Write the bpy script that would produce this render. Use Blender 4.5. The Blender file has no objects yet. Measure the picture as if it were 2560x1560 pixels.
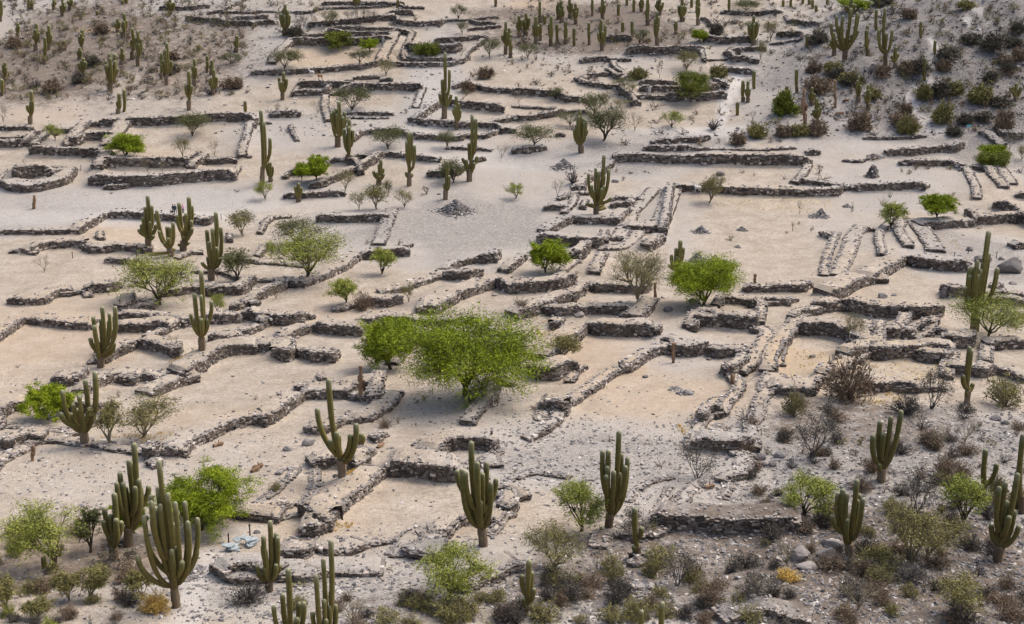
import bpy, math, random
import numpy as np
from mathutils import Vector
R = math.radians
scene = bpy.context.scene
COL = scene.collection
# ------------------------------------------------------------------ camera, light, exposure
CAM_H, PITCH, F = 52.0, R(19.8), 3117.0          # F: focal length in pixels of the 2560 px wide photograph
cam_data = bpy.data.cameras.new("camera")
cam_data.sensor_width = 36.0
cam_data.lens = 36.0 * F / 2560.0
cam_data.clip_start = 0.5
cam_data.clip_end = 6000.0
cam = bpy.data.objects.new("camera", cam_data)
cam.location = (0, 0, CAM_H)
cam.rotation_euler = (R(90) - PITCH, 0, 0)
COL.objects.link(cam)
scene.camera = cam

SUN_EL, SUN_AZ = R(56), R(62)                     # azimuth from +Y (north) towards +X (east)
world = bpy.data.worlds.new("World")
scene.world = world
world.use_nodes = True
wn = world.node_tree
wn.nodes.clear()
wo = wn.nodes.new("ShaderNodeOutputWorld")
wb = wn.nodes.new("ShaderNodeBackground")
sk = wn.nodes.new("ShaderNodeTexSky")
sk.sky_type = 'NISHITA'
sk.sun_disc = False
sk.sun_elevation = SUN_EL
sk.sun_rotation = SUN_AZ
sk.air_density = 1.0
sk.dust_density = 6.0
sk.ozone_density = 0.6
wb.inputs[1].default_value = 0.15
wn.links.new(sk.outputs[0], wb.inputs[0])
wn.links.new(wb.outputs[0], wo.inputs[0])

sun_data = bpy.data.lights.new("sun", 'SUN')
sun_data.energy = 1.1
sun_data.angle = R(26)
sun_data.color = (1.0, 0.95, 0.88)
sun = bpy.data.objects.new("sun", sun_data)
sd = Vector((math.sin(SUN_AZ) * math.cos(SUN_EL), math.cos(SUN_AZ) * math.cos(SUN_EL), math.sin(SUN_EL)))
sun.rotation_euler = sd.to_track_quat('Z', 'Y').to_euler()
sun.location = (60, 60, 150)
COL.objects.link(sun)
scene.view_settings.view_transform = 'Standard'
scene.view_settings.look = 'None'
scene.view_settings.gamma = 1.0
scene.view_settings.use_curve_mapping = False
scene.view_settings.exposure = 0.58
scene.cycles.max_bounces = 4
scene.cycles.diffuse_bounces = 3
scene.cycles.transparent_max_bounces = 4

rng = np.random.default_rng(7)
random.seed(7)

# ------------------------------------------------------------------ noise and terrain
def _hash(ix, iy, s):
    h = (ix.astype(np.int64) * 374761393 + iy.astype(np.int64) * 668265263 + s * 974634777) & 0x7fffffff
    h = ((h ^ (h >> 13)) * 1274126177) & 0x7fffffff
    return ((h ^ (h >> 16)) & 0xffff) / 65535.0

def vnoise(x, y, s=0):
    x = np.asarray(x, float); y = np.asarray(y, float)
    ix, iy = np.floor(x), np.floor(y)
    fx, fy = x - ix, y - iy
    fx = fx * fx * (3 - 2 * fx); fy = fy * fy * (3 - 2 * fy)
    a = _hash(ix, iy, s); b = _hash(ix + 1, iy, s); c = _hash(ix, iy + 1, s); d = _hash(ix + 1, iy + 1, s)
    return (a + (b - a) * fx) * (1 - fy) + (c + (d - c) * fx) * fy

def fbm(x, y, s=0, o=4):
    v = 0; a = 0.5
    for k in range(o):
        v = v + a * (vnoise(np.asarray(x) * 2 ** k, np.asarray(y) * 2 ** k, s + k) - 0.5); a *= 0.5
    return v

PY = np.array([-60, 0, 30, 60, 80, 100, 140, 190, 240, 310, 400, 600, 1500], float)
PZ = np.array([60, 34, 21, 12.4, 9.0, 6.2, 2.2, 0, 5.0, 19.5, 41, 95, 330], float)
_m = np.gradient(PZ, PY)
def profile(y):
    y = np.clip(y, PY[0], PY[-1] - 1e-3)
    k = np.clip(np.searchsorted(PY, y, side='right') - 1, 0, len(PY) - 2)
    h = PY[k + 1] - PY[k]; t = (y - PY[k]) / h
    return ((2 * t**3 - 3 * t**2 + 1) * PZ[k] + (t**3 - 2 * t**2 + t) * h * _m[k]
            + (-2 * t**3 + 3 * t**2) * PZ[k + 1] + (t**3 - t**2) * h * _m[k + 1])

def smax0(d, k):
    return 0.5 * (d + np.sqrt(d * d + k * k)) - 0.5 * 0

def h0(x, y):
    x = np.asarray(x, float); y = np.asarray(y, float)
    z = profile(y)
    d1 = x - (44 + np.maximum(0, y - 245) * 0.42)      # the hill that climbs on the far right
    d2 = (y - 232) + (x - 40) * 0.10
    d = np.minimum(d1, d2)
    hill = np.where(d > -12, smax0(d, 5.0), 0) * 0.26
    z = z + np.where(d > -12, np.clip(hill - 0.13, 0, None), 0)
    z = z + fbm(x / 38, y / 38, 3, 3) * 1.6 * np.clip((np.abs(y - 60) + 10) / 60, .2, 1)
    return z

BG = None
B_X0, B_Y0, B_S = -190.0, 20.0, 0.4
def height(x, y):
    x = np.asarray(x, float); y = np.asarray(y, float)
    z = h0(x, y)
    if BG is not None:
        gx = np.clip((x - B_X0) / B_S, 0, BG.shape[1] - 1.001); gy = np.clip((y - B_Y0) / B_S, 0, BG.shape[0] - 1.001)
        ix = gx.astype(int); iy = gy.astype(int); fx = gx - ix; fy = gy - iy
        z = z + (BG[iy, ix] * (1 - fx) + BG[iy, ix + 1] * fx) * (1 - fy) + (BG[iy + 1, ix] * (1 - fx) + BG[iy + 1, ix + 1] * fx) * fy
    return z

def ground_at(u, v, fn=None):
    """Where the sight line through pixel (u, v) of the photograph meets the ground: x, y, z and depth, arrays."""
    fn = fn or height
    u = np.atleast_1d(np.asarray(u, float)); v = np.atleast_1d(np.asarray(v, float))
    a = (u - 1280) / F; b = (v - 780) / F
    dx, dy, dz = a, math.cos(PITCH) - b * math.sin(PITCH), -math.sin(PITCH) - b * math.cos(PITCH)
    ts = np.arange(40, 620, 1.0 if len(u) < 4000 else 4.0)
    g = CAM_H + ts[None, :] * dz[:, None] - fn(ts[None, :] * dx[:, None], ts[None, :] * dy[:, None])
    below = g < 0
    k = np.where(below.any(1), below.argmax(1), len(ts) - 1)
    hi = ts[k]; lo = ts[np.maximum(k - 1, 0)]
    for _ in range(14):
        m = (hi + lo) / 2
        neg = CAM_H + m * dz - fn(m * dx, m * dy) < 0
        hi = np.where(neg, m, hi); lo = np.where(neg, lo, m)
    t = (hi + lo) / 2
    return t * dx, t * dy, CAM_H + t * dz, t

# ------------------------------------------------------------------ survey (traced from the photograph, tile pixels)
SURVEY = """
@ 0 0
W 75 1.2 b 1262,1195 1600,1190 2000,1165 2320,1155
W 60 1 b 965,1203 1150,1195
W 40 1 b 855,1203 935,1200
W 55 3 c 1190,1160 1110,1290 1030,1400
W 75 1.5 b 672,1390 740,1385 815,1342 1045,1330
W 45 2.2 c 800,1200 720,1290 650,1370
W 80 1.2 b 285,1475 600,1485 940,1490
W 55 1.5 c 320,1400 400,1340 470,1275
W 40 1 b 545,1262 710,1258
W 50 1 b 315,1295 430,1298
W 35 1 b 0,1225 50,1240 305,1232
W 20 .8 b 0,1310 140,1308 320,1295
W 65 1.2 b -60,1400 0,1398 290,1392 320,1345
W 45 1.5 c 2350,1190 2330,1300 2270,1460
W 50 1 b 2350,1222 2403,1215
W 35 1 b 1500,108 1800,105 1960,85
W 25 1 b 1960,150 2100,120 2320,10
W 40 1 b 1745,205 1850,215 2000,220 2150,245 2403,260
W 20 .8 b 2070,135 2403,135
W 30 .8 b 2210,190 2403,190
C 585 150 150 85 5
C 5 200 190 40 2
C 505 90 100 60 4
C 655 90 110 70 4
C 265 95 110 40 2
C 297 90 90 40 3
C 165 345 125 50 3
C 335 475 240 70 5
C 455 465 215 60 4
C 415 570 210 45 2
C 765 475 185 65 4
C 745 560 110 60 3
C 775 700 150 85 5
C 1105 300 120 60 4
C 1165 355 215 55 4
C 1240 555 270 50 3
C 1295 620 310 75 5
C 1140 605 150 55 3
C 1035 850 330 140 9
C 1075 780 260 50 2
C 1565 795 370 95 5
C 1515 740 230 50 2
C 40 765 175 60 3
C 15 900 150 30 2
C 285 1165 300 60 4
C 1110 1065 180 60 3
C 1160 1050 200 20 1
C 1775 1035 350 80 5
C 1825 805 240 60 3
C 2000 890 230 90 6
C 1945 680 150 40 2
C 1985 700 130 45 3
C 2220 490 150 55 4
C 1600 130 140 90 7
C 1150 40 40 30 2
C 1187 32 50 30 2
C 2300 1060 110 15 1
C 600 430 50 12 1
C 910 140 40 12 1
T l 515 1320 400 570 1160
T g 1185 1480 1035 1380 1260
T o 1805 1275 1680 2010 1060
T y 1715 1480 1630 1800 1290
T b 2015 1470 1930 2080 1290
T b 2285 1350 2240 2320 1270
T b 130 560 60 190 450
T b 360 560 310 420 470
T b 465 605 440 500 480
T o 2170 600 2040 2260 500
T b 2300 310 2255 2350 230
T b 2140 270 2080 2200 180
T d 1460 530 1430 1540 440
T d 700 815 580 780 680
T b 35 1150 -30 150 950
@ 640 0
W 75 1.2 b 360,448 800,455 1150,435 1235,428
W 60 2 c 345,420 250,520 150,640
W 45 1.5 b -40,724 0,722 300,715 700,690 1000,665 1130,640 1200,615
W 40 1 b 740,330 850,350 1300,345 1340,320
W 30 1 b 680,310 720,285 850,290 1200,300 1355,305
W 20 1 b 300,355 640,350
W 50 1.2 b 490,270 700,262 1000,230 1290,195
W 50 1 b 1330,250 1500,268 1725,265
W 50 1 b 1300,165 1470,160
W 25 .8 b 1220,155 1290,140
W 35 1 b 620,65 850,60 1230,65
W 20 .8 b 620,95 1150,80
W 25 .8 b 1380,95 1570,92
W 30 .8 b 1265,70 1390,50
W 15 .8 b 95,120 370,130
W 25 .8 b 395,140 515,135
W 35 .8 b 0,188 110,185
W 40 1 b 0,250 170,240
W 20 .8 b 1760,235 1800,205 2000,205 2280,180
W 30 .8 b 2070,248 2240,240
W 25 1 b 2000,295 2110,290 2300,265
W 45 2.5 c 1300,380 1240,480 1180,590
W 30 1.5 c 1480,340 1420,440 1385,530
W 45 1.2 b 1680,415 1900,412 2085,385
W 80 1.2 b 1450,500 1500,520 1720,525 1880,520 1930,485
W 35 .8 b 1410,585 1540,585
W 35 .8 b 1565,585 1820,582
W 35 1.5 b 1335,630 1480,640 1780,638 1900,610 1970,600 2010,520 2190,380
W 30 .8 b 915,755 1160,745
W 25 .8 b 835,778 910,775
W 35 .8 b 1165,775 1280,770
W 60 1.2 b 530,842 800,840
W 70 1.2 b 945,865 1200,872 1530,872
W 25 1.5 c 1565,850 1500,1035
W 50 1 b 340,915 650,910 700,885
W 15 .8 b 690,900 800,895
W 25 1 c 440,770 360,900
W 30 1 b 860,1090 1285,1090
W 15 .8 b 850,1120 1240,1118
W 25 1.5 c 655,920 645,1040 685,1150
W 60 1 b 135,1118 410,1115
W 20 .8 b -20,1182 135,1170
W 25 .7 c 330,1190 350,1290 385,1330
W 60 1.2 b 1590,1120 1740,1015
W 50 1.2 b 1425,1160 1590,1185
W 55 1.2 b 1600,1190 1850,1215 2050,1220 2240,1225
W 70 1.2 b 1820,1020 2000,1040 2100,1050 2320,1072
W 40 1 b 1870,850 1950,825 2070,850 2200,880 2403,890
W 35 1.2 b 2240,1165 2330,1170 2403,1150
W 35 1.2 b 2070,1310 2150,1320 2300,1258
W 45 1 b 2305,1260 2420,1262
W 45 1.2 b 930,1345 1000,1282 1200,1262 1420,1290 1480,1320 1700,1330 1940,1335 1975,1305
W 25 1 b 1785,1410 2000,1420 2200,1435
W 20 .8 b 850,1200 930,1180
C 270 330 270 105 8
C 945 60 90 90 4
C 1330 70 70 60 2
C 250 935 245 95 6
C 770 1375 400 175 11
C 868 1525 390 105 7
K 1770,1115 1775,540 1817,680 1750,770 1725,890 1780,870 1795,905 1830,900
C 1885 1210 290 80 6
C 2345 510 285 90 5
C 2390 540 210 30 3
C 2250 60 80 60 2
T o 690 260 590 770 95
T d 435 325 345 515 135
T d 975 235 880 1060 45
T d 870 190 780 940 90
T d 1095 235 1060 1190 80
T o 1905 185 1830 2000 50
T o 1935 320 1870 2000 205
T G 770 455 640 910 305
T g 1070 490 965 1140 365
T o 970 600 865 1070 465
T o 265 645 120 470 460
T y 1220 705 1130 1325 560
T b 1320 560 1230 1390 450
T G 1600 540 1490 1730 400
T o 2190 535 2080 2290 360
T d 205 220 100 240 130
T o 890 1035 730 1120 835
T b 580 1070 500 660 910
T b 1955 940 1870 2080 830
T o 1245 1395 1070 1420 1200
T o 1800 1380 1670 1900 1230
T b 2310 1480 2190 2370 1340
S r 2035 720 1990 2080 610
S r 2150 735 2090 2220 630
S r 200 1040 150 240 970
S b 280 1035 240 310 960
S b 300 1250 270 340 1160
S b 120 1055 70 165 985
S d 1270 240 1230 1310 180
S d 1490 195 1450 1540 140
S b 2010 570 1980 2040 470
S r 1990 860 1940 2060 760
X dog 370 965 white with black head
X goat 525 715 white
X goat 603 752 brown
X slab 1135 48
X slab 1195 412
@ 1280 0
W 75 1.2 b 1075,528 1400,532 1700,525 1790,515
W 55 1 b 1820,600 1800,520
W 30 1 b 905,590 1110,585
W 50 1 b 645,605 780,600 890,590
W 40 1.2 b 865,680 960,750 1010,755
W 30 1.2 b 930,640 1000,700 1060,735
W 40 1.2 b 610,770 650,800 760,825 900,848 1000,850 1030,900
W 35 1 b 690,745 785,740
W 60 1 b 1010,910 1060,925 1110,960
W 55 1.2 b 1115,1010 1205,1010
W 50 1 b 1200,815 1350,820 1540,825
W 60 1 b 1200,880 1290,882
W 60 1 b 1310,885 1500,885 1640,885 1860,880
W 40 1 b 1215,945 1440,955
W 70 1.2 b 1465,965 1750,965 1900,955 2010,945
W 60 1 b 1880,800 1950,840 2020,850
W 60 1.2 b 1790,395 1900,425 2060,428 2240,410
W 45 1 b 2120,500 2250,502 2380,495
W 60 1 b 2005,525 2060,600 2110,608 2205,605
W 50 .8 b 2235,612 2310,615
W 50 1.2 b 2015,690 2080,700 2180,712 2275,710
W 50 1 b 890,400 1000,395 1110,390
W 15 .8 b 1860,575 1965,575
W 30 .8 b 1770,190 1830,210 1865,260
W 35 .8 b 1960,140 2150,150 2400,145
W 60 1.2 b 0,900 130,910 250,920 400,925
W 50 1 b 500,970 680,975
W 20 .8 b 0,1010 60,1025 420,1040
W 50 1.2 b 20,1150 200,1148 420,1110
W 25 .8 b 480,1075 680,1060
W 45 1.2 b 1315,1372 1500,1365 1600,1350 1750,1355 1860,1320
W 50 1.2 b 1245,1435 1400,1435 1615,1425
W 25 1 b 1680,1425 1835,1420
W 50 1.2 b 0,1455 130,1460 320,1420
W 35 .8 b 415,1290 490,1290
W 15 .8 b 1840,1412 2403,1420
C 260 215 190 35 2
C 310 225 75 12 1
C 130 330 195 85 7
C 70 350 190 60 4
C 225 410 240 60 5
C 270 380 150 30 2
C 365 430 260 45 4
C 425 405 170 25 2
C 505 415 205 35 3
C 585 430 160 20 1
C 435 180 150 60 3
C 465 210 190 60 5
C 545 170 180 60 4
C 600 225 180 60 4
C 725 420 195 30 2
C 755 150 145 22 2
C 850 180 185 60 5
C 845 475 275 95 6
C 1000 145 105 15 1
C 1040 300 90 15 1
C 1130 345 140 30 2
C 1215 110 130 50 4
C 1275 235 230 45 3
C 1362 425 295 50 4
C 1385 140 150 95 6
C 1080 50 60 35 2
C 1145 110 110 15 1
C 1540 320 115 35 3
C 1600 200 210 95 8
C 1745 235 240 35 4
C 1750 110 120 45 3
C 1688 70 80 12 1
C 2040 95 100 20 1
C 2270 420 255 120 8
C 650 1435 390 140 12
C 2170 955 190 40 3
C 2215 960 190 50 4
C 2275 830 160 22 1
C 2120 1080 120 18 1
T y 1640 665 1520 1760 485
T G 1680 890 1510 1880 680
T o 1195 415 1120 1310 270
T g 1760 405 1690 1845 280
T b 1380 740 1345 1430 590
S y 1190 735 1120 1270 640
T o 1050 825 970 1200 735
T y 1120 890 1060 1180 780
T o 150 555 80 270 410
T o 860 1320 700 1130 1000
T o 760 1080 630 940 870
T o 550 1180 460 690 1050
T b 1155 1230 1080 1280 1040
T y 1010 1010 930 1120 930
T l 1505 1200 1400 1620 1040
T o 210 1370 0 410 1170
T b 65 975 5 135 860
T o 405 940 330 490 810
T b 385 1055 350 430 980
T o 2185 105 2060 2360 10
S l 1600 355 1550 1650 290
T b 30 180 5 60 80
S d 370 715 310 425 645
S r 490 680 450 520 610
S r 430 640 390 470 600
S r 540 630 520 580 590
S r 285 615 250 315 570
S d 230 795 170 290 725
S r 280 810 250 310 760
S r 65 820 20 110 770
S r 95 565 60 130 520
S r 5 605 -40 40 550
S d 1065 1360 1000 1130 1290
S d 1410 1255 1350 1480 1190
S d 1600 1265 1540 1670 1200
S r 1305 1205 1280 1330 1175
S r 1730 1075 1690 1775 1030
S l 1680 1120 1640 1715 1080
S b 1885 1220 1820 1950 1080
S y 1945 730 1860 2010 620
S b 1945 1060 1910 1975 960
S d 1920 330 1860 1990 220
S d 2010 225 1970 2060 160
S r 2085 310 2050 2120 270
S r 2110 225 2080 2140 185
S r 1385 620 1350 1415 560
S d 1170 445 1110 1220 400
S d 480 495 420 550 445
S b 870 600 820 910 530
S r 1705 1155 1690 1730 1120
S r 2130 1355 2050 2200 1250
S r 1945 1340 1920 1980 1290
S y 2300 1280 2220 2400 1160
S d 560 1220 510 600 1150
S r 780 690 745 810 660
S r 715 750 690 740 660
S l 2055 770 2010 2100 710
T y 2330 560 2300 2420 380
T o 2230 320 2170 2300 200
T b 2260 1125 2200 2320 1030
S r 1770 1370 1700 1830 1310
X slab 1290 880
@ 1920 0
W 60 1.2 b 1110,1480 1300,1475 1600,1445 1790,1440 1835,1400
W 70 1.2 b 2150,1290 2190,1335 2300,1335 2450,1320
W 45 1.2 b 370,1468 480,1462
W 25 .8 b 900,1315 1100,1318 1340,1310 1480,1300
W 20 .8 b 0,1415 250,1405
W 35 1 b 265,215 370,240 470,250
W 45 1 b 80,352 200,357 330,360
W 20 1 b 20,415 150,412 350,395
W 15 .8 b 130,150 180,230
W 70 2 c 2010,1290 2090,1345 2180,1420
K 720,565 780,115 825,145 845,160 685,170 645,180 705,230 665,260 750,290 860,310 800,340 610,250 730,370
K 1100,615 1100,120 1025,290 1160,300 1110,330 1055,290
C 620 520 200 70 6
C 1020 280 180 25 1
C 935 525 270 60 3
C 1195 630 180 100 4
C 1440 360 150 20 1
C 1570 505 120 18 1
C 1475 755 200 25 1
C 1045 80 100 18 1
C 780 150 150 110 8
C 270 870 210 25 2
C 180 920 110 18 1
C 415 985 160 80 4
C 465 1190 260 100 6
D 345 1200 340 65 5
C 850 955 230 60 3
C 940 1025 220 100 4
C 2325 945 160 150 6
C 368 445 105 20 1
C 215 60 70 20 1
C 420 80 80 30 2
C 455 110 60 15 1
C 560 40 60 20 1
C 145 60 60 20 1
C 390 40 50 12 1
C 330 30 40 12 1
D 630 1010 240 25 2
D 597 835 65 18 1
T y 25 390 -60 125 190
T g 850 90 640 930 0
S g 150 1070 60 250 890
T b 2270 1420 2200 2350 1230
T g 2110 1500 1960 2240 1370
T y 2380 1500 2330 2480 1360
S r 1400 1170 1230 1400 1110
S y 1300 1250 1220 1390 1100
S r 1250 1150 1150 1360 1060
S r 1300 1070 1240 1360 970
S r 870 1210 790 1000 1060
S r 1040 1130 960 1120 1080
S r 1030 1050 960 1090 980
S d 1000 1275 920 1050 1220
S y 1460 930 1400 1520 780
S y 1630 1160 1540 1700 980
S d 1740 1270 1660 1790 1180
S d 1850 1160 1780 1920 1060
S r 2200 1210 2120 2290 1040
S r 1950 1230 1850 2020 1170
S d 2020 1120 1930 2120 1050
S d 1610 900 1510 1700 760
S y 1750 890 1690 1850 770
S y 1980 960 1880 2080 800
S d 2180 990 2080 2270 910
S d 1400 660 1290 1510 550
S r 1640 660 1580 1710 560
S d 1680 540 1580 1780 440
S r 1440 530 1390 1490 470
S d 640 740 560 700 630
S d 400 650 350 460 580
S r 460 860 350 570 720
S d 790 790 690 880 690
S y 300 1270 260 420 1170
S r 450 1250 380 560 1140
S r 150 1280 80 220 1170
S r 30 1340 -20 80 1270
S d 110 1330 60 160 1290
S r 640 1130 600 700 1050
S r 740 1100 690 800 1030
S d 520 1010 480 590 920
S b 1100 970 1070 1130 900
S b 1160 930 1110 1200 830
S b 1280 940 1230 1340 860
S r 1210 1000 1170 1240 950
S l 1520 1050 1490 1550 1000
S r 1240 810 1210 1290 750
S d 1900 400 1810 2000 310
S d 2100 460 1980 2210 330
S d 2340 300 2270 2420 210
S d 2300 440 2220 2400 360
S y 2070 190 2020 2130 100
S y 1860 80 1770 1940 10
S r 1530 200 1460 1610 130
S r 1320 170 1250 1400 80
S r 1250 80 1210 1300 20
S d 1170 130 1100 1230 70
S d 920 180 860 980 110
S d 1080 40 980 1180 -20
S d 190 530 120 250 450
S d 300 560 210 370 500
S r 420 570 350 480 520
S d 480 400 390 560 290
S d 830 500 760 880 440
S r 590 250 520 640 180
S d 460 300 420 520 240
S r 480 1290 420 520 1240
S d 590 100 520 660 20
S d 70 130 0 120 70
S d 30 500 -30 90 450
S r 2200 720 2150 2260 650
S y 2120 760 2060 2180 680
S r 2310 660 2230 2400 600
S r 2230 590 2150 2320 520
S r 2350 560 2290 2420 460
S d 2350 1080 2300 2400 1020
S d 160 960 100 220 900
S g 60 1160 0 150 1090
S r 1230 470 1180 1300 400
S d 1140 80 1090 1190 40
S r 1790 160 1720 1850 90
S r 2070 700 2010 2110 640
S y 2310 90 2260 2380 10
S b 1740 1110 1700 1780 1040
L 700,960 1040,740 630,1080
X rubble 1000 1470 110
X sign 1880 1240
@ 0 390
W 110 3 bn 130,235 160,252 230,225 340,215 440,218 470,205
W 70 2.6 bn 455,230 520,235 595,195
W 60 3.2 bn -5,290 100,340 220,352 360,345 500,310 620,280 690,230 730,160
W 85 1.2 b 1070,120 1300,125 1750,120
W 70 1 b 1785,115 1860,55
W 80 2 c 1030,55 960,120 920,160
W 50 1 b 1925,90 2060,90 2210,80
W 20 .8 b 1930,45 2200,40 2360,25
W 75 1.5 c 1920,60 1860,120 1800,160
W 90 2.2 b 838,290 1000,295 1250,298 1450,295 1700,270 2010,240 2200,242
W 50 1.2 c 2240,155 2215,215
W 40 1 b 975,320 1140,318
W 55 2 b 1010,592 1200,598 1340,605 1640,625 1830,655 1970,660 2010,620
W 55 2 b 750,740 870,680 1010,595
W 40 1.5 b 0,750 200,750 400,748 740,738
W 60 2 b 340,915 400,905 480,880 600,880 700,860 780,885 815,870
W 30 1 b 95,925 200,925 325,935
W 60 1.8 b 840,922 1000,925 1100,908 1250,920 1350,928 1420,925
W 50 1 c 945,760 940,800 960,815
W 50 1.5 b 995,1018 1150,1030 1280,1042 1310,1010
W 75 1.2 b 958,1295 1020,1305 1140,1260
W 60 2 b 75,1400 200,1412 350,1412 450,1400 530,1320
W 30 1 c 680,1310 800,1285 830,1335
W 30 1 b 1690,985 1800,940 1900,935
W 30 1 b 1800,1110 2050,1115 2130,1135 2200,1175 2300,1190 2403,1200
W 35 1.2 b 2140,1000 2250,1010 2403,1018
W 65 1.5 b 1500,1340 1700,1330 1810,1300 1950,1325 2045,1260
W 80 1.5 b 2120,1325 2260,1325 2330,1300 2365,1240
W 90 1.5 b 1170,1480 1230,1470 1270,1380
W 60 1.2 b 1375,1460 1440,1462 1490,1400
W 40 1 b 1280,1395 1370,1400
W 50 1 b 2265,1420 2290,1440 2403,1380
W 60 .8 b 2160,1460 2235,1462
W 60 .8 c 2150,790 2165,830
K 1395,860 1383,390 1355,490 1425,470 1345,570 1410,530 1455,650 1310,680 1400,660 1355,710 1440,700 1330,640 1380,740 1450,730 1415,610
K 1610,940 1470,520 1630,620 1540,690 1500,695 1570,690 1580,765 1410,890 1550,800 1640,870
K 1722,890 1770,400 1664,465 1795,480 1750,540 1650,570 1815,660 1800,600 1770,700 1660,840 1780,800
K 1985,1165 2025,545 1930,715 1998,685 2063,690 1965,800 1990,800 2035,850 2045,890 1910,980 1940,960 2075,940 1975,900 2015,1000
K 1900,1846 1885,1085 1825,1290 1893,1295 1978,1370 1775,1495 1900,1500 1835,1520 1945,1525
T b 240 110 210 275 10
T l 1500 1395 1140 1840 945
T y 2290 755 2120 2403 520
T o 2210 1180 2110 2400 880
T b 410 1085 340 540 920
T b 2040 1165 2010 2110 960
T l 2035 1480 1950 2130 1280
T b 1380 150 1310 1440 0
T b 1530 155 1480 1600 20
S b 65 140 50 90 90
S r 2225 335 2190 2260 305
S r 1860 575 1820 1890 550
D 320 495 125 30 2
X post 760 135
X post 683 960
X post 833 925
X post 1285 980
X post 1130 1420
X post 2077 600
X post 680 255
X post 1420 925
W 15 .9 cn -10,250 30,190 150,145 400,122 600,122 720,150
@ 640 390
W 50 1 b 890,75 970,50
W 40 1 b 690,85 820,72
W 60 1.5 b 1010,150 1100,90 1200,25
W 60 1 c 960,110 985,185
W 45 1.2 b 1210,20 1400,35 1550,60 1720,72
W 40 1 b 2060,82 2150,50
W 55 1.2 b 1610,210 1760,212 1900,205 1950,150
W 50 1.2 b 310,190 500,200 620,185 685,110
W 40 .8 b 260,225 300,220
W 50 2 b 500,320 620,310 700,270 790,235 930,170
W 50 1.5 b 265,415 420,412 620,400 830,390
W 65 1.5 b 570,630 700,638 900,642 1100,632 1210,628
W 20 1 b 160,600 330,590
W 35 2 c 1280,530 1230,660 1180,800 1150,860
W 40 1 b 45,960 90,930 110,870
W 20 .6 b 0,1020 220,1035 330,1045 500,1060
W 30 .8 c 90,650 40,745
W 70 1.5 b 1065,978 1150,965 1440,955
W 40 .8 b 1430,880 1465,860
W 50 2 b 455,1245 550,1210 640,1180 760,1120 870,1070 950,1010 1010,960
W 65 1.5 b 0,1390 80,1350 200,1290 280,1265 300,1225
W 60 1.2 b 270,1235 450,1247
W 25 .8 b 0,1198 270,1190
W 80 1.5 b 2105,1020 2250,1020 2300,960
W 50 1.5 b 1820,1090 1900,1055 2000,1030 2105,1005
W 35 1 b 1740,1100 1830,1105
W 80 1.2 b 1825,1172 1990,1195 2120,1145
W 40 1.8 b 1190,1320 1400,1290 1600,1215 1800,1145
W 75 3 b 1510,1495 1700,1495 1800,1435 1950,1350 2100,1300 2255,1245
W 90 1.5 b 2255,1240 2330,1290 2403,1300
W 75 1.8 b 1080,1410 1210,1440 1370,1395
W 35 1.5 b 720,1475 820,1480 900,1440 1000,1420
K 60,270 45,-390 80,-300 130,-150
K 140,240 130,60 95,70 150,100
K 1155,270 1172,40 1155,80 1190,120 1105,140 1140,150 1200,160 1165,180
K 1440,280 1430,-200 1455,-190 1490,-90 1415,-120 1465,170 1410,150
K 2005,235 2030,-350 2065,-320 2000,-100 1940,30 1975,40 2075,10 2050,60 1960,90 2030,130
K 1780,408 1795,60 1812,185 1768,260 1785,335
K 400,430 398,255 370,280 425,295
T l 85 405 -20 160 230
T g 565 225 420 700 0
T g 430 235 280 440 60
T y 835 320 740 950 130
T y 965 510 830 1000 325
T y 1130 500 1010 1260 270
T o 1240 380 1190 1290 220
T y 1390 485 1300 1500 310
T o 1855 250 1700 1960 40
S r 1600 360 1545 1650 270
T o 400 850 170 650 590
T l 480 1145 190 870 720
T l 145 965 75 180 790
T l 1175 1110 1090 1330 870
T l 840 1385 680 960 1150
T b 1310 1340 1250 1380 1190
T y 1435 1375 1350 1500 1180
S r 1010 1445 920 1110 1250
S r 1345 838 1300 1390 785
T b 200 1340 90 300 1200
X cairn 1875 535 290 125
X boulder 2240 1310 60
X boulder 1720 360 40
@ 1280 390
W 70 2 b 960,70 1080,68 1300,75 1500,80 1705,82
W 90 2 b 1815,95 2100,98 2290,100 2403,102 2560,103 2770,103
W 45 2 b 660,310 760,240 860,180 960,110
W 45 1 b 570,340 650,335 690,330
W 50 1 b 305,528 460,525
W 30 1 c 440,430 500,410 580,400
W 30 1 b 585,378 715,375
W 35 1.2 c 600,410 570,490 490,560
W 45 1 c 690,460 665,520
W 40 1 b 940,440 1185,443
W 50 1 b 930,498 1110,502 1160,460
W 60 2 b 620,645 800,655 1010,665 1055,610
W 55 2 b 355,750 460,690 600,620
W 85 2 b 232,830 300,840 400,845 480,865 700,875 830,882 862,850
W 85 1.5 b 540,985 600,1005 640,1000 730,920
W 65 1.2 c 860,760 862,840
W 30 1 b 930,810 1030,810
W 25 2.2 c 1340,330 1230,450 1120,560 1080,660 1000,790
W 35 3 c 1510,340 1470,450 1400,640
W 55 3 b 1170,728 1430,728
W 90 1.2 b 1440,750 1480,640 1510,400
W 90 1.5 b 1300,920 1370,880 1420,840
W 70 1.5 b 1375,830 1430,830
W 30 2 c 1180,760 1090,860 1000,900
W 55 1.5 b -30,1120 0,1100 70,1040 140,980
W 100 2 b -30,1300 100,1303 350,1290 440,1285 600,1215
W 70 1.5 b 600,1380 680,1310 740,1265
W 70 2 b 740,1285 900,1285 1100,1300 1250,1305 1310,1265
W 85 2 b 60,1560 250,1500 400,1450 520,1380
W 80 1.5 b 440,1520 560,1520 690,1500
W 75 1.5 b 700,1495 880,1500 1000,1500 1130,1500 1130,1450
W 60 2 c 1310,1390 1230,1460 1180,1510
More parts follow.
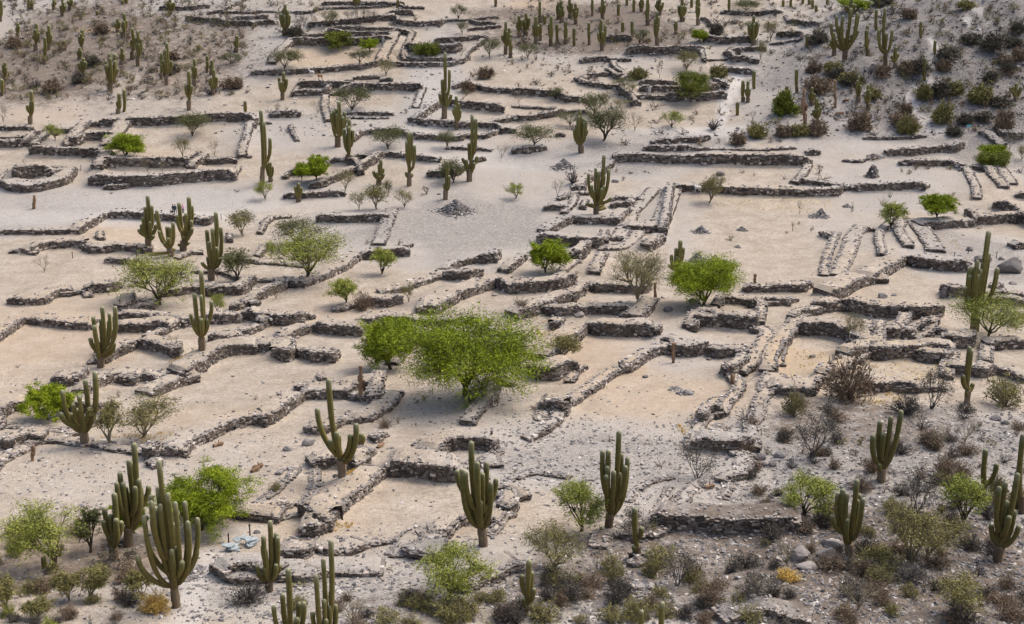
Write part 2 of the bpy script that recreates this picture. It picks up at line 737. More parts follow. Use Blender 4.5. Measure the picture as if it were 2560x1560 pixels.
W 75 1.5 c 860,980 800,1090 770,1150
W 30 1.5 c 540,1050 470,1110 450,1150
W 55 1.5 b 2165,1285 2250,1292 2403,1295
W 55 1.5 b 1960,1385 2150,1405 2250,1415 2403,1400
W 50 1 c 1960,1360 1910,1440
W 60 1.8 b 1525,345 1700,350 1900,360 2100,375 2403,382 2600,385 2680,392 3060,388 3085,375
W 30 1 c 1720,1380 1710,1500
K 790,545 865,15 720,180 785,125 910,140 815,150 870,205 860,270 745,265 840,290 770,320 700,440 745,430 865,460 885,490 925,375 800,380
K 1560,1140 1583,795 1545,870 1615,875 1500,925 1548,940 1630,990 1480,1020
D 1345 1335 150 25 1
T l 30 400 -60 120 250
T g 315 1095 130 520 810
T y 1195 1385 860 1460 895
T g 1790 1425 1430 2170 960
T b 425 395 310 470 190
T y 1850 440 1790 2030 190
S b 570 260 520 650 80
S r 980 150 960 1010 110
S r 1045 225 1010 1080 185
S r 2155 160 2130 2185 110
S r 2270 190 2255 2290 155
S r 90 1450 30 160 1330
S b 50 1400 0 90 1300
S r 760 1375 700 800 1340
S g 2040 790 2000 2080 740
D 2280 1220 115 40 2
X cairn 485 105 170 75
X cairn 1780 718 120 60
X cairn 1745 1000 150 90
X boulder 1120 160 50
X boulder 970 245 75
X boulder 1955 180 90
X boulder 550 170 45
X boulder 1250 150 35
X boulder 1283 158 25
X boulder 1465 1455 100
X boulder 625 1500 110
X boulder 1410 830 55
X boulder 1410 1335 45
X boulder 2350 1480 55
X cairn 2160 700 80 35
X cairn 2120 860 40 20
X llama 1740 350
@ 1920 390
W 40 1 b 375,105 415,80
W 30 1.5 c 370,130 310,220 250,275
W 40 1.2 b 335,275 500,290 700,335 835,340
W 65 1.5 b 838,345 1000,345 1200,335 1440,325 1470,340
W 45 1 b 1238,98 1450,100 1700,98
W 20 .8 b 700,60 880,78 950,40
W 35 1.2 b 1835,142 2050,142
W 40 1.5 c 1870,170 1910,260 1950,350 1960,430
W 45 1.8 c 2060,140 2120,240 2210,330
W 45 1.8 c 2150,110 2220,220 2290,300
W 80 1.5 b 2110,510 2200,520 2300,570 2403,660 2440,690
W 45 1.2 b 2320,400 2403,410 2450,410
W 80 1.5 b 1840,580 1900,640 1950,668
W 80 2 b 1950,668 2100,665 2260,640
W 65 3 b 1440,712 1650,695 1865,678
W 40 2.5 c 1380,660 1480,780 1570,920
W 70 1.5 c 1240,680 1225,780 1270,860 1310,900
W 55 1.2 c 1270,640 1110,700 1040,780 1040,880 1070,970
W 40 1 b 480,755 560,790 620,810
W 30 1.2 c 650,750 600,850 550,980 520,1150
W 35 2.2 c 860,710 790,800 740,960 650,1150
W 20 .8 b 890,700 1000,720
W 80 2.5 b 985,1215 1050,1180 1200,1100 1300,1020
W 95 2.5 b 1300,1030 1450,1070 1650,1090 1800,1100 1900,1095
W 85 3 b 600,1365 720,1340 850,1260 975,1215
W 60 2 b 900,1130 985,1205
W 65 1.5 b 0,1290 200,1292 340,1300 410,1250
W 40 1.2 b -40,1410 200,1412 280,1380
W 85 2 b 400,1470 560,1490 720,1440
W 85 1.5 b 1610,1290 1700,1350 1860,1330
W 50 1 b 2130,1260 2200,1240
W 45 1.2 b 2130,1320 2250,1335 2403,1340
W 60 1.2 b 2100,1385 2403,1420
W 60 1.5 b 2320,890 2403,880
K 1935,1642 2075,730 1945,970 2025,1000 2085,930 2130,1035 1910,1040 1980,1055 1920,1075 1950,1095 1890,1110 2050,1195 1865,1235 1875,1310
T g 1585 585 1430 1760 350
T l 1155 680 1040 1280 440
T G 2100 90 1960 2260 -40
T b 295 550 250 350 400
S r 785 525 760 810 440
S b 1075 465 1040 1110 360
S r 480 165 420 540 70
S r 510 225 450 570 150
S y 1330 170 1300 1360 110
S y 1250 150 1235 1270 100
S r 1400 110 1350 1450 50
S r 1510 120 1450 1580 50
S y 1700 125 1670 1740 80
S r 2200 70 2150 2260 0
S b 1145 390 1120 1180 310
S l 290 640 275 305 605
S l 173 730 160 190 700
S d 2370 160 2320 2420 90
S r 980 40 950 1060 -20
X cone 985 200 95 120
X cairn 500 575 110 80
X cairn 440 575 90 30
X cairn 740 480 60 30
X post 1745 968
X post 1877 920
X post 2142 960
X post 660 390
X post 230 705
X boulder 2185 975 70
X boulder 1890 885 90
X boulder 1180 1310 60
X boulder 1070 1330 100
X boulder 1000 1390 90
X bigrock 2260 1090 260 130
X bigrock 2000 985 200 60
X bigrock 1650 1330 110 90
X boulder 2300 1200 80
@ 0 780
W 60 2 b -20,310 0,290 100,220 180,150 260,115
W 60 2 b 260,120 400,135 530,155 650,175 760,178 860,180
W 75 2 b 1090,210 1180,210 1300,205 1400,200 1480,180
W 60 1.5 b 1120,78 1300,85 1450,95 1600,110 1655,105
W 40 1.2 b 1420,265 1530,225 1640,170
W 60 1.2 b 1670,140 1740,148 1800,145
W 80 1.2 b 2010,110 2100,122 2230,122 2280,100
W 100 1.5 b 2280,95 2403,110
W 60 1.2 b 2190,230 2290,248 2403,205
W 80 1.8 b 1970,300 2100,320 2280,300
W 75 2 b 1000,490 1100,440 1200,395 1300,345
W 25 1 b 830,498 920,495
W 85 1.8 b 1300,345 1420,375 1520,410 1620,452 1710,440 1710,370
W 75 1.8 b 490,690 560,690 620,715 700,700 790,665 835,590
W 75 1.5 b 830,790 890,745 960,715 1100,665
W 70 1.5 b 1100,680 1180,690 1280,695 1320,660
W 60 1.2 b 1320,660 1430,670 1500,685 1525,665
W 100 2.5 b 1790,660 1850,620 1950,540 2030,480 2150,435 2300,410 2403,405
W 80 1.2 b 1600,620 1700,650 1770,680
W 75 2 b 1440,820 1560,770 1700,700
W 90 2 b 0,1030 60,990 130,950 240,945
W 100 1.5 b 570,950 650,965 680,970
W 90 1.5 b 840,970 900,975 980,940
W 40 1.5 b 820,1110 900,1070 1000,1040
W 80 2.2 b 1770,1325 1860,1280 1950,1225 2100,1160 2250,1110 2403,1070
W 80 1.2 b 1520,1370 1650,1370 1750,1370
W 110 1.2 b 1360,1400 1440,1405 1530,1370
W 90 1.5 b 0,1290 60,1305 130,1295 200,1260 280,1235
W 30 1.2 b 330,1260 400,1235 500,1230 650,1240 750,1262 850,1270 950,1290 1080,1330 1200,1340 1360,1375
W 35 1.2 b 0,1495 60,1420 150,1370 260,1310
W 50 .8 b 1370,1440 1450,1475
W 30 1 b 690,1165 760,1150
W 30 1 b 0,1130 80,1080
W 20 .8 b 1170,12 1250,8
W 15 .8 c 230,1090 330,1110 500,1135 650,1125
K 945,520 1115,-95 955,-50 1040,-10 870,45 1048,60 935,70 905,95 915,150 980,120 955,170 1065,150 865,215 920,370 1080,270
K 800,1240 885,550 788,635 768,735 600,700 710,815 600,890 635,920 670,930 700,920 755,890 800,930 850,860
D 305 1395 150 45 2
T g 455 1010 225 660 700
T y 1040 1250 890 1180 800
T y 1330 1180 1170 1720 800
T b 1635 325 1550 1690 175
X boulder 215 1265 40
X log 2050 1260 80
@ 640 780
W 90 1.5 b -20,105 60,120 170,130 300,138 450,125
W 50 1.2 b 460,90 545,70
W 70 1.2 b 30,130 70,165 140,110
W 50 1 b -10,205 50,175
W 65 2 b 180,285 270,295 400,250 550,200
W 90 2 b 550,205 700,225 850,240 990,243
W 80 2 b -10,400 80,398 200,395
W 110 2.5 b 158,465 240,468 315,478 370,430 370,360
W 85 1.2 b 370,425 450,440 520,460
W 90 1.2 b 515,485 600,485 740,500 790,450
W 50 2 b 970,115 1060,122 1150,110
W 50 1.5 b 1300,90 1500,130 1650,140 1800,140 2100,110
W 80 2.2 b 440,830 600,830 740,828 870,830 960,760
W 90 2.2 b 0,1080 90,1085 200,1050 300,960 380,900 450,850
W 40 1.5 b 600,655 650,650
W 40 1.5 b 365,735 440,755
W 70 1.5 b 458,1145 560,1155 640,1165 760,1110
W 40 1 b 830,1070 900,1060
W 50 2 b 1100,1035 1180,990 1260,930 1320,870 1385,790
W 90 1.2 c 1160,650 1130,760 1110,850
W 60 1 b 1090,870 1160,865 1220,820
W 45 1.5 c 1290,520 1380,410 1470,350
W 80 1.3 c 2230,680 2190,850 2100,980 1990,1100
W 90 1.2 b 2020,900 2100,900 2150,830 2170,700
W 40 1.2 b 2330,700 2403,705
W 110 2 bn 1740,1380 1800,1330 1900,1305 2050,1305 2150,1320 2220,1330 2270,1300
W 100 1.5 b 720,1465 780,1470 860,1480 950,1500
W 45 1 b 1060,1210 1140,1235 1230,1190
W 55 1.5 b 930,1400 1050,1390 1130,1340
W 40 1.5 c 2140,1390 2200,1400 2220,1480
W 15 1 c 1500,1270 1620,1230 1600,1320
K 815,1547 680,610 555,935 770,1055 725,1055 712,1130 772,1135 950,985 895,1090 785,1285
C 985 1255 125 75 4
K 2135,2197 2020,1175 2080,1320 1940,1390 2160,1425 1970,1410 1880,1497 2125,1472 2205,1547 2250,1572 1998,1682 2080,1657 2105,1712 2065,1842
D 985 830 330 80 3
T g 1265 540 950 1500 50 big
T g 1965 785 1260 2640 30 big
S r 1210 1080 1140 1280 990
X log 1170 1270 100
X boulder 500 1250 150
X boulder 330 1475 90
X boulder 250 1490 70
X boulder 1000 950 60
X boulder 300 1300 100
X log 20 1470 60
W 14 .9 cn 1735,1290 1755,1400 1850,1475 2000,1485 2150,1425 2280,1320
@ 1280 780
W 110 2.2 b 715,205 800,225 900,240 1010,248 1200,248 1310,248
W 90 1 c 1315,235 1345,260 1370,215
W 90 2.5 b 375,500 470,410 560,340 650,270 720,195
W 120 2.2 b 150,610 230,655 380,660 440,660 468,625
W 50 1.2 b 500,985 600,880 690,820 840,730 950,640 1040,585
W 75 1.2 b 1040,590 1100,590 1200,520 1300,460 1400,420 1480,400
W 105 2 b 1535,425 1620,435 1720,435 1800,415 1850,400
W 90 1.2 b 1390,340 1440,350 1490,360
W 80 1.2 b 1915,440 1980,452 2030,440 2100,440 2145,440
W 80 1 b 2145,470 2190,475 2215,410
W 110 1.2 b 1725,160 1800,168 1880,172
W 80 1.5 c 1720,100 1660,190
W 90 1.2 b 1800,95 1900,100 1980,100
W 120 1.2 b 1980,165 2060,180 2150,185 2290,190 2320,130
W 110 1 b 2000,640 2060,640 2130,600
W 100 .8 b 1725,1060 1790,1085 1860,1000
W 110 1.5 b 405,950 470,985 520,960
W 50 1 b 180,1230 280,1190 380,1120 460,1050
W 25 1 c 400,830 290,910 250,1040
W 70 1.5 b 360,180 430,190 510,130
W 50 1 c 2130,700 2110,810 2020,880 1970,1000 
W 25 .7 c 1940,1070 1920,1200 1930,1280
W 110 2 b 1940,1330 2050,1340 2130,1335 2240,1310
W 50 1.2 c 2403,740 2320,900 2300,1030 2240,1110 2260,1290
W 30 1 c 1900,860 1780,1080 1690,1200 1690,1300
W 40 1 b 2180,1500 2230,1430 2270,1390
W 40 1 b 580,680 620,600 700,550
W 80 1 c 2350,0 2330,60 2310,160
W 50 1.5 c 2403,240 2290,430 2230,530
W 40 1.5 b 1130,85 1230,90 1320,20
D 1515 475 190 50 2
D 2070 725 150 55 2
K 905,2067 1005,1085 908,1290 855,1300 1090,1355 1060,1375 895,1400 950,1430 1035,1330 880,1467 1010,1482
T y 460 440 370 680 200
T d 1740 1560 1490 1950 1200
S r 1400 1450 1340 1450 1360
S r 920 1215 880 960 1165
S y 1000 120 950 1040 85
S b 2390 740 2330 2440 640
S d 2170 1340 2110 2230 1270
X boulder 1250 615 70
X cairn 1540 735 90 25
X cairn 1640 775 110 35
X boulder 1845 450 60
X boulder 10 695 60
X boulder 1880 385 60
X boulder 2340 1385 140
X boulder 2380 1440 100
@ 1920 780
W 75 1.5 b 60,620 85,520 130,400 200,310 270,230 
W 120 2 b 270,230 350,240 450,240 560,245 680,270 760,300 770,350
W 110 1.2 b 800,300 880,295 960,290 1000,200
W 90 1.2 b 1045,250 1130,262 1220,270 1280,240 1330,140
W 90 1 b 1310,270 1380,265 1400,200 1450,190 1540,170
W 50 1 c 1560,100 1510,230
W 50 .8 b 1595,210 1660,215
W 100 1.5 b 1635,335 1750,345 1850,355 1925,345 1930,280
W 100 1 c 1040,180 1045,400
W 110 1.8 b 890,460 950,430 1040,390
W 120 1.8 b 1070,465 1200,460 1350,455 1450,450 1560,440
W 100 1.5 b 1540,490 1620,490 1700,495 1740,410
W 60 2 c 900,400 780,500 600,600
W 110 1.2 b 545,680 600,640 640,620
W 80 2.5 b 0,785 100,790 250,800 420,800 470,740
W 70 1 b 480,710 550,680
W 80 1.5 b 820,740 1000,765 1100,765 1200,745
W 50 1.2 b 1200,760 1400,775 1550,765 1650,760
W 50 1.2 c 1740,420 1690,520 1660,640
W 80 1.5 b 2070,370 2200,365 2403,360
W 40 1.2 c 2100,290 2050,370 2040,490
W 90 1.5 b 1915,620 2000,640 2150,600
W 60 1.5 b 2150,600 2403,680
W 110 1.5 b 740,0 870,50 1000,60 1150,80 1350,90 1500,85 1640,50
W 60 1 b 330,50 430,52 540,10
W 40 2 c 60,620 20,700 0,770
W 30 1.5 c 250,100 120,300 60,500
K 1865,860 1895,320 1912,350 1822,565 1940,675 1893,700 1860,730
K 1060,1590 1250,900 1160,965 1070,1025 985,1130 1085,1120 1062,1300 1040,1400
K 2020,1720 2045,1265 2145,1400
K 2380,1900 2400,1120 2350,1470
T l 2065 230 1700 2500 -150
S r 760 820 550 1050 350
S y 240 980 130 340 720
T d 1545 910 1400 1720 500
S d 1290 960 1100 1440 740
S y 2220 880 2030 2403 600
T d 400 1370 230 720 900
T b 1850 1230 1690 1980 980
T b 1550 1290 1430 1700 1100
T y 790 310 680 890 0
S r 200 1240 160 260 1170
S y 700 1240 640 770 1180
S r 620 1470 560 680 1350
S r 1680 1480 1560 1780 1330
S d 520 910 440 610 850
S d 1950 1120 1900 2010 1060
X boulder 415 425 75
X boulder 2140 1010 110
X boulder 2220 1050 90
X boulder 110 1360 120
X boulder 1710 780 45
X boulder 1800 1305 40
X boulder 1860 1330 60
X boulder 30 1440 110
X boulder 500 605 45
@ 0 1160
W 80 1.5 b 1850,600 1930,605 2050,560 2155,500
W 75 1.5 b 2155,510 2280,525 2403,545
W 60 1.5 b 2045,1090 2130,1110 2230,1130
W 110 1.5 b 2270,1060 2403,1085
W 20 .6 c 2050,1040 2090,960 2180,900
K 1205,770 1252,-230 1192,-50 1228,-10 1115,55 1125,90 1300,100 1278,150 1100,160 1305,190 1160,210 1365,215 1165,115
K 1070,900 1070,235 965,400 1060,365 1025,455 965,510 1130,510 1100,455
K 1655,1345 1490,-90 1475,170 1410,240 1438,250 1578,200 1515,295 1375,385 1487,370 1658,265 1713,325 1780,440 1828,495 1550,500 1388,535 1352,595 1585,570 1640,690 1663,710 1330,745 1500,770 1740,790 1825,770
K 400,980 405,850
T l 500 960 50 760 360
T o 850 830 740 1000 380
T g 1900 620 1560 2340 30
T g 1230 700 1120 1400 250
T y 50 1400 -120 230 1020
T y 655 1280 490 750 960
T y 850 1270 740 1080 960
T y 1330 1270 1180 1460 1010
T d 1100 990 960 1330 800
T y 350 1440 240 520 1250
S d 130 1480 60 220 1380
S d 30 940 -20 70 880
S d 2330 1300 2120 2480 1080
S h 1460 1380 1320 1600 1190
S h 1065 1360 1030 1100 1325
S h 1180 1345 1150 1215 1310
S h 850 1465 825 880 1425
T b 150 900 60 290 830
X boulder 480 1000 110
X boulder 350 1080 150
X rubble 1790 1030 190
X slabs 2270 780 260
X boulder 2010 880 50
X boulder 2060 885 50
X post 2348 690
X post 2150 780
X log 2400 70 80
@ 640 1160
W 150 2.5 b 1230,125 1400,130 1550,150 1700,180 1850,185 1910,180
W 90 2 b 700,640 790,560 850,460 850,440 950,370 1060,280 1120,220 1230,120
W 130 2 b 400,510 480,520 575,630 660,655 700,640
W 120 1.5 b 420,690 570,695
W 100 1.5 b 235,905 330,910 420,910 500,905 530,850
W 60 1.5 b 530,850 640,850 720,880 840,890
W 70 2 b 120,1130 230,1115 400,1120 560,1115
W 45 2 b 640,1060 800,1065 1000,1070 1170,1070
W 80 2 b 1380,880 1500,910 1650,930 1750,930
W 75 1.5 b 1820,730 1850,650 1950,600 2050,570
W 60 1.5 c 1640,820 1660,760 1640,700
W 70 1 b 2280,290 2403,300
W 90 1.2 b 2380,490 2440,480 2470,350
W 90 2 b 1900,1240 2000,1230 2120,1170 2260,1110 2403,1060 2500,1040
W 20 1.5 c 1640,650 1500,690 1400,760 1390,830
W 12 .7 b 730,740 900,770 1060,795 1280,770
W 20 .7 c 550,70 560,180 550,280 480,380
W 15 .6 b 130,490 300,420 440,395
W 12 .6 c 2190,680 2300,570 2403,500
W 12 .6 c 380,80 250,220 100,340 0,400
W 60 1 b -20,530 50,500 120,460
W 12 .6 b 200,560 320,500 520,540
K 125,1195 128,490 78,605 145,660 200,640 185,620 55,740 98,740 20,890 92,910 138,885 190,890 215,935 5,1035
K 300,1800 300,915 238,1190 170,1260 450,1225 395,1275 398,1340
K 620,1900 700,640 625,830 575,925 645,1180 690,1170 690,1260 738,1290 670,1350 765,1450 530,1330 650,1440 785,1420
T l 1825 1250 1590 2290 740
T b 905 1500 780 1130 1190
S h 1270 1000 1240 1310 955
S y 180 265 120 250 165
S y 1230 1490 1090 1380 1370
S y 1800 1430 1560 1960 1260
S y 1980 1430 1830 2140 1280
S y 1450 1520 1330 1560 1430
S d 2330 1480 2180 2440 1300
S d 2290 1220 2220 2360 1150
S h 400 1150 320 540 1120
X boulder 330 60 70
X boulder 220 95 100
X boulder 890 920 100
X boulder 1420 965 60
X boulder 1240 850 90
X boulder 1330 845 80
X boulder 1500 1200 70
X boulder 750 125 80
X boulder 970 225 35
X boulder 15 650 80
X boulder 1650 710 50
@ 1280 1160
W 150 2 b 1480,645 1600,655 1700,650 1770,660 1900,660 2050,665 2200,665 2403,665 2560,665 2690,672
W 30 1 c 1750,180 1650,290 1570,400 1520,480
W 60 1 b 2090,155 2170,160 2220,120 2290,30
W 40 1.5 b 1090,960 1180,990 1260,960
W 50 1 c 940,660 840,700 810,800
W 50 1 b 1240,700 1330,720 1390,700
W 12 .6 c 1480,240 1400,390 1330,500 1310,620
W 15 .6 b 1130,370 1200,250 1340,200 1500,150
W 12 .6 b 0,190 90,150 200,110 300,110 520,145
W 20 .7 c 2030,200 2020,260 1980,330
K 1180,875 1155,380 1215,565 1140,740
K 120,1420 160,855 92,1025 205,1110 110,1230 185,990
K 1200,1800 1217,1325 1222,1700
K 1385,1800 1410,1245
K 900,1460 900,1415
T l 655 630 360 860 150
T y 400 1010 130 700 560
T d 1140 740 960 1300 390
T d 1560 1150 1400 1760 780
T d 2310 1300 2100 2480 960
T b 800 990 680 870 720
S y 1390 900 1220 1540 760
S y 920 1010 820 1080 850
S r 740 1150 620 880 1000
S r 700 1260 640 840 1160
S y 600 1130 520 700 1020
S y 300 1480 160 480 1280
S d 40 1500 -60 140 1300
S y 640 1490 560 700 1400
S b 2310 480 2250 2370 370
S h 90 275 60 120 250
S h 1290 920 1255 1320 880
S y 2380 780 2330 2440 690
S y 1300 650 1230 1350 540
S b 1280 1480 1240 1320 1350
X bigrock 740 555 110 60
X boulder 1730 720 50
X boulder 1250 210 80
X boulder 480 1220 90
X boulder 1360 900 80
X boulder 1685 905 70
X boulder 960 1360 110
X boulder 1850 1210 60
X boulder 830 800 70
X boulder 1160 960 100
X boulder 1100 1250 110
X rubble 1200 1200 250
X log 1850 230 60
@ 1920 1160
W 70 1.5 b -400,1510 -200,1480 0,1460 150,1470 370,1500
W 60 1.2 b 0,640 100,650 200,640
K 760,875 838,110 700,190 658,235 738,230 875,250 828,340 597,430 845,305 735,465 890,300
K 2150,920 2345,45 2250,150 2180,180 2260,330 2318,400 2125,570 2185,515 2335,520 2240,420
T l 345 490 120 630 80
T y 1340 960 950 1560 330
T y 1480 880 1290 1840 440
T l 1840 570 1620 2050 90
T d 1380 490 1220 1640 60
T y 1820 1400 1510 2070 1040
T b 860 1360 620 1050 1080
T b 190 950 -20 250 680
T y 1050 960 800 1250 840
S y 700 1430 640 790 1310
S d 1340 1100 1180 1540 960
S y 530 530 440 660 330
S y 930 660 840 1000 560
S r 1150 90 1100 1220 20
S d 40 1280 -60 120 1080
S d 130 1490 0 400 1410
S d 60 980 0 140 860
S h 180 1080 70 290 980
S r 1600 960 1480 1760 840
S y 2320 420 2220 2430 180
S d 2060 520 2000 2140 330
S y 2150 300 2050 2240 60
S d 1250 300 1150 1340 170
S r 1230 840 1100 1320 700
S y 1650 200 1480 1720 60
S h 990 1370 970 1010 1330
X bigrock 545 880 190 110
X bigrock 290 880 220 120
X bigrock 600 760 240 70
X bigrock 360 980 220 60
X boulder 2000 120 60
X boulder 1080 1070 100
X boulder 1460 450 60
X boulder 950 890 90
X boulder 80 570 70
X boulder 230 600 60
X boulder 2160 1045 70
X boulder 2000 1130 60
X boulder 1040 1310 60
X boulder 1300 1340 60
X boulder 1560 1430 70
X boulder 2225 1370 50
"""
K_T = 3.7547
walls, cacti, dead, trees, shrubs, extras = [], [], [], [], [], []
ox = oy = 0
fallen = []
for line in SURVEY.strip().splitlines():
    p = line.split()
    if not p: continue
    if p[0] == '@':
        ox, oy = float(p[1]), float(p[2]); continue
    U = lambda s: [(ox + float(q.split(',')[0]) / K_T, oy + float(q.split(',')[1]) / K_T) for q in s]
    if p[0] == 'W':
        walls.append(dict(h=float(p[1]) / K_T, w=float(p[2]), side=p[3][0], alone='n' in p[3], pts=U(p[4:])))
    elif p[0] == 'L':
        fallen.append(U(p[1:]))
    elif p[0] in 'KD' and ',' in p[1]:
        (cacti if p[0] == 'K' else dead).append(dict(uv=U(p[1:2])[0], tops=U(p[2:])))
    elif p[0] in 'CD':
        x, y, H, W, n = [float(q) for q in p[1:6]]
        n = int(n); tops = []
        r2 = random.Random(int(x * 7 + y))
        for k in range(n):
            if k == 0: tx, th = r2.uniform(-.08, .08) * W, H
            else:
                tx = ((k - .5) / max(1, n - 1) - .5) * W * .9 + r2.uniform(-.05, .05) * W
                th = H * (r2.uniform(.62, .92) if n > 2 else r2.uniform(.5, .8)) * (1 - .15 * abs(tx) / (W / 2 + 1))
            tops.append((ox + (x + tx) / K_T, oy + (y - th) / K_T))
        (cacti if p[0] == 'C' else dead).append(dict(uv=(ox + x / K_T, oy + y / K_T), tops=tops))
    elif p[0] in 'TS':
        x, y, x0, x1, top = [float(q) for q in p[2:7]]
        d = dict(kind=p[1], uv=(ox + x / K_T, oy + y / K_T), w=(x1 - x0) / K_T, h=(y - top) / K_T,
                 off=((x0 + x1) / 2 - x) / K_T, big=len(p) > 7)
        (trees if p[0] == 'T' else shrubs).append(d)
    elif p[0] == 'X':
        n = [float(q) for q in p[2:] if q.replace('.', '').lstrip('-').isdigit()]
        extras.append(dict(kind=p[1], uv=(ox + n[0] / K_T, oy + n[1] / K_T), s=[q / K_T for q in n[2:]]))

# ------------------------------------------------------------------ walls in plan, and the earth banked up behind them
def resample(P, step):
    P = np.asarray(P, float)
    seg = np.linalg.norm(np.diff(P, axis=0), axis=1); L = np.concatenate([[0], np.cumsum(seg)])
    n = max(2, int(round(L[-1] / step)) + 1)
    s = np.linspace(0, L[-1], n)
    return np.stack([np.interp(s, L, P[:, 0]), np.interp(s, L, P[:, 1])], 1), s

for w in walls:
    uv = np.array(w['pts'])
    x, y, z, t = ground_at(uv[:, 0], uv[:, 1], h0)
    w['P'] = np.stack([x, y], 1); w['tt'] = t
_A = [(i, a, b) for i, w in enumerate(walls) for a, b in zip(w['P'][:-1], w['P'][1:])]
_wi = np.array([q[0] for q in _A]); _a = np.array([q[1] for q in _A]); _b = np.array([q[2] for q in _A]); _al = np.array([walls[q[0]]['alone'] for q in _A])
for i, w in enumerate(walls):                          # walls that almost meet do meet
    if w['w'] < .75 or w['alone']: continue
    P = w['P'].copy()
    for e, nb in ((0, 1), (-1, -2)):
        p = w['P'][e]; ab = _b - _a
        f = np.clip(((p - _a) * ab).sum(1) / ((ab ** 2).sum(1) + 1e-9), 0, 1); c = _a + ab * f[:, None]
        d = np.hypot(*(c - p).T); d[_wi == i] = 99; d[_al] = 99
        dirn = p - w['P'][nb]; dirn = dirn / (np.linalg.norm(dirn) + 1e-9)
        d = np.where((((c - p) @ dirn) / (d + 1e-6) < .25) & (d > .3), 99, d)
        k = int(np.argmin(d)); lim = 2.0 + .007 * float(np.mean(w['tt']))
        if .3 < d[k] < lim: P = np.vstack([c[k], P]) if e == 0 else np.vstack([P, c[k]])
    w['P2'] = P
for wi, w in enumerate(walls):
    uv = np.array(w['pts']); t = w['tt']
    P = w.get('P2', w['P'])
    if w['side'] == 'b' and (P[-1, 0] - P[0, 0]) < 0 and abs(P[-1, 0] - P[0, 0]) > 0.7 * abs(P[-1, 1] - P[0, 1]) and uv[-1, 0] < uv[0, 0]:
        P = P[::-1]
    w['t'] = float(np.mean(t))
    w['H'] = float(np.clip(w['h'] * w['t'] / F / 0.93 * 1.06, 0.22, 3.2))
    w['len'] = float(np.linalg.norm(np.diff(P, axis=0), axis=1).sum())
    w['px'] = float(np.linalg.norm(np.diff(uv, axis=0), axis=1).sum()) * w['h']
    step = 0.45 if w['t'] < 140 else 0.8
    Q, s = resample(P, step)
    if len(Q) > 6:                                     # take the sharp kinks out of the trace
        for _ in range(2):
            Q[1:-1] = 0.25 * Q[:-2] + 0.5 * Q[1:-1] + 0.25 * Q[2:]
    tan = np.gradient(Q, axis=0); tan /= np.linalg.norm(tan, axis=1)[:, None] + 1e-9
    nor = np.stack([-tan[:, 1], tan[:, 0]], 1)
    wob = (vnoise(s / 1.3 + wi * 31.7, s * 0 + wi, 5) - .5) * 0.22 + (vnoise(s / .5, s * 0 + wi, 9) - .5) * 0.08
    Q = Q + nor * wob[:, None]
    w['Q'], w['s'], w['tan'], w['nor'] = Q, s, tan, nor

ny, nx = int((440 - B_Y0) / B_S), int((-2 * B_X0) / B_S)
BG = np.zeros((ny, nx)); FIX = np.zeros((ny, nx), bool)
def cells(P):
    ix = np.round((P[:, 0] - B_X0) / B_S).astype(int); iy = np.round((P[:, 1] - B_Y0) / B_S).astype(int)
    ok = (ix >= 0) & (ix < nx) & (iy >= 0) & (iy < ny)
    return iy, ix, ok
def fine(w):
    Qf, _ = resample(w['Q'], B_S * .6)
    tf = np.gradient(Qf, axis=0); tf /= np.linalg.norm(tf, axis=1)[:, None] + 1e-9
    return Qf, np.stack([-tf[:, 1], tf[:, 0]], 1)
for w in walls:                                        # earth stands against the back of every wall ...
    Qf, nf = fine(w); H, wd = w['H'], w['w']
    amp = (0.93 if wd >= 1.5 else (0.80 if wd >= 1.0 else 0.5)) * H
    offs = np.arange(0.5 * wd, wd + .35, B_S * .6) if w['side'] == 'b' else np.arange(-wd / 2 + .25, wd / 2 - .2, B_S * .6)
    if w['side'] != 'b': amp = (.82 if wd >= 1.2 else .5) * H
    L = len(Qf); endf = np.clip(np.minimum(np.arange(L), np.arange(L)[::-1]) / 3.0 + .3, .3, 1)
    for d in offs:
        iy, ix, ok = cells(Qf + nf * d)
        np.maximum.at(BG, (iy[ok], ix[ok]), (amp * endf)[ok]); FIX[iy[ok], ix[ok]] = True
for w in walls:                                        # ... and the floor in front of its face keeps its level
    if w['side'] != 'b': continue
    Qf, nf = fine(w)
    for d in (-0.25, -0.6, -1.0, -1.4):
        iy, ix, ok = cells((Qf + nf * d)[1:-1]) if len(Qf) > 4 else cells(Qf + nf * d)
        BG[iy[ok], ix[ok]] *= 0.0; FIX[iy[ok], ix[ok]] = True
def blur(A):
    A = np.pad(A, 1, mode='edge')
    A = A[:-2] * .25 + A[1:-1] * .5 + A[2:] * .25
    return A[:, :-2] * .25 + A[:, 1:-1] * .5 + A[:, 2:] * .25
_K = 1 / (4 + 1 / (4.2 / B_S) ** 2)
_T = BG.copy()
for _ in range(170):                                    # soil slumps between the two
    Nn = np.zeros_like(BG)
    Nn[1:-1, 1:-1] = (BG[:-2, 1:-1] + BG[2:, 1:-1] + BG[1:-1, :-2] + BG[1:-1, 2:]) * _K
    BG = np.where(FIX, _T, Nn)
BG = blur(BG)
_gy, _gx = np.mgrid[0:ny, 0:nx]
_wx, _wy = _gx * B_S + B_X0, _gy * B_S + B_Y0
BG = BG + fbm(_wx / 6, _wy / 6, 11, 3) * 0.22
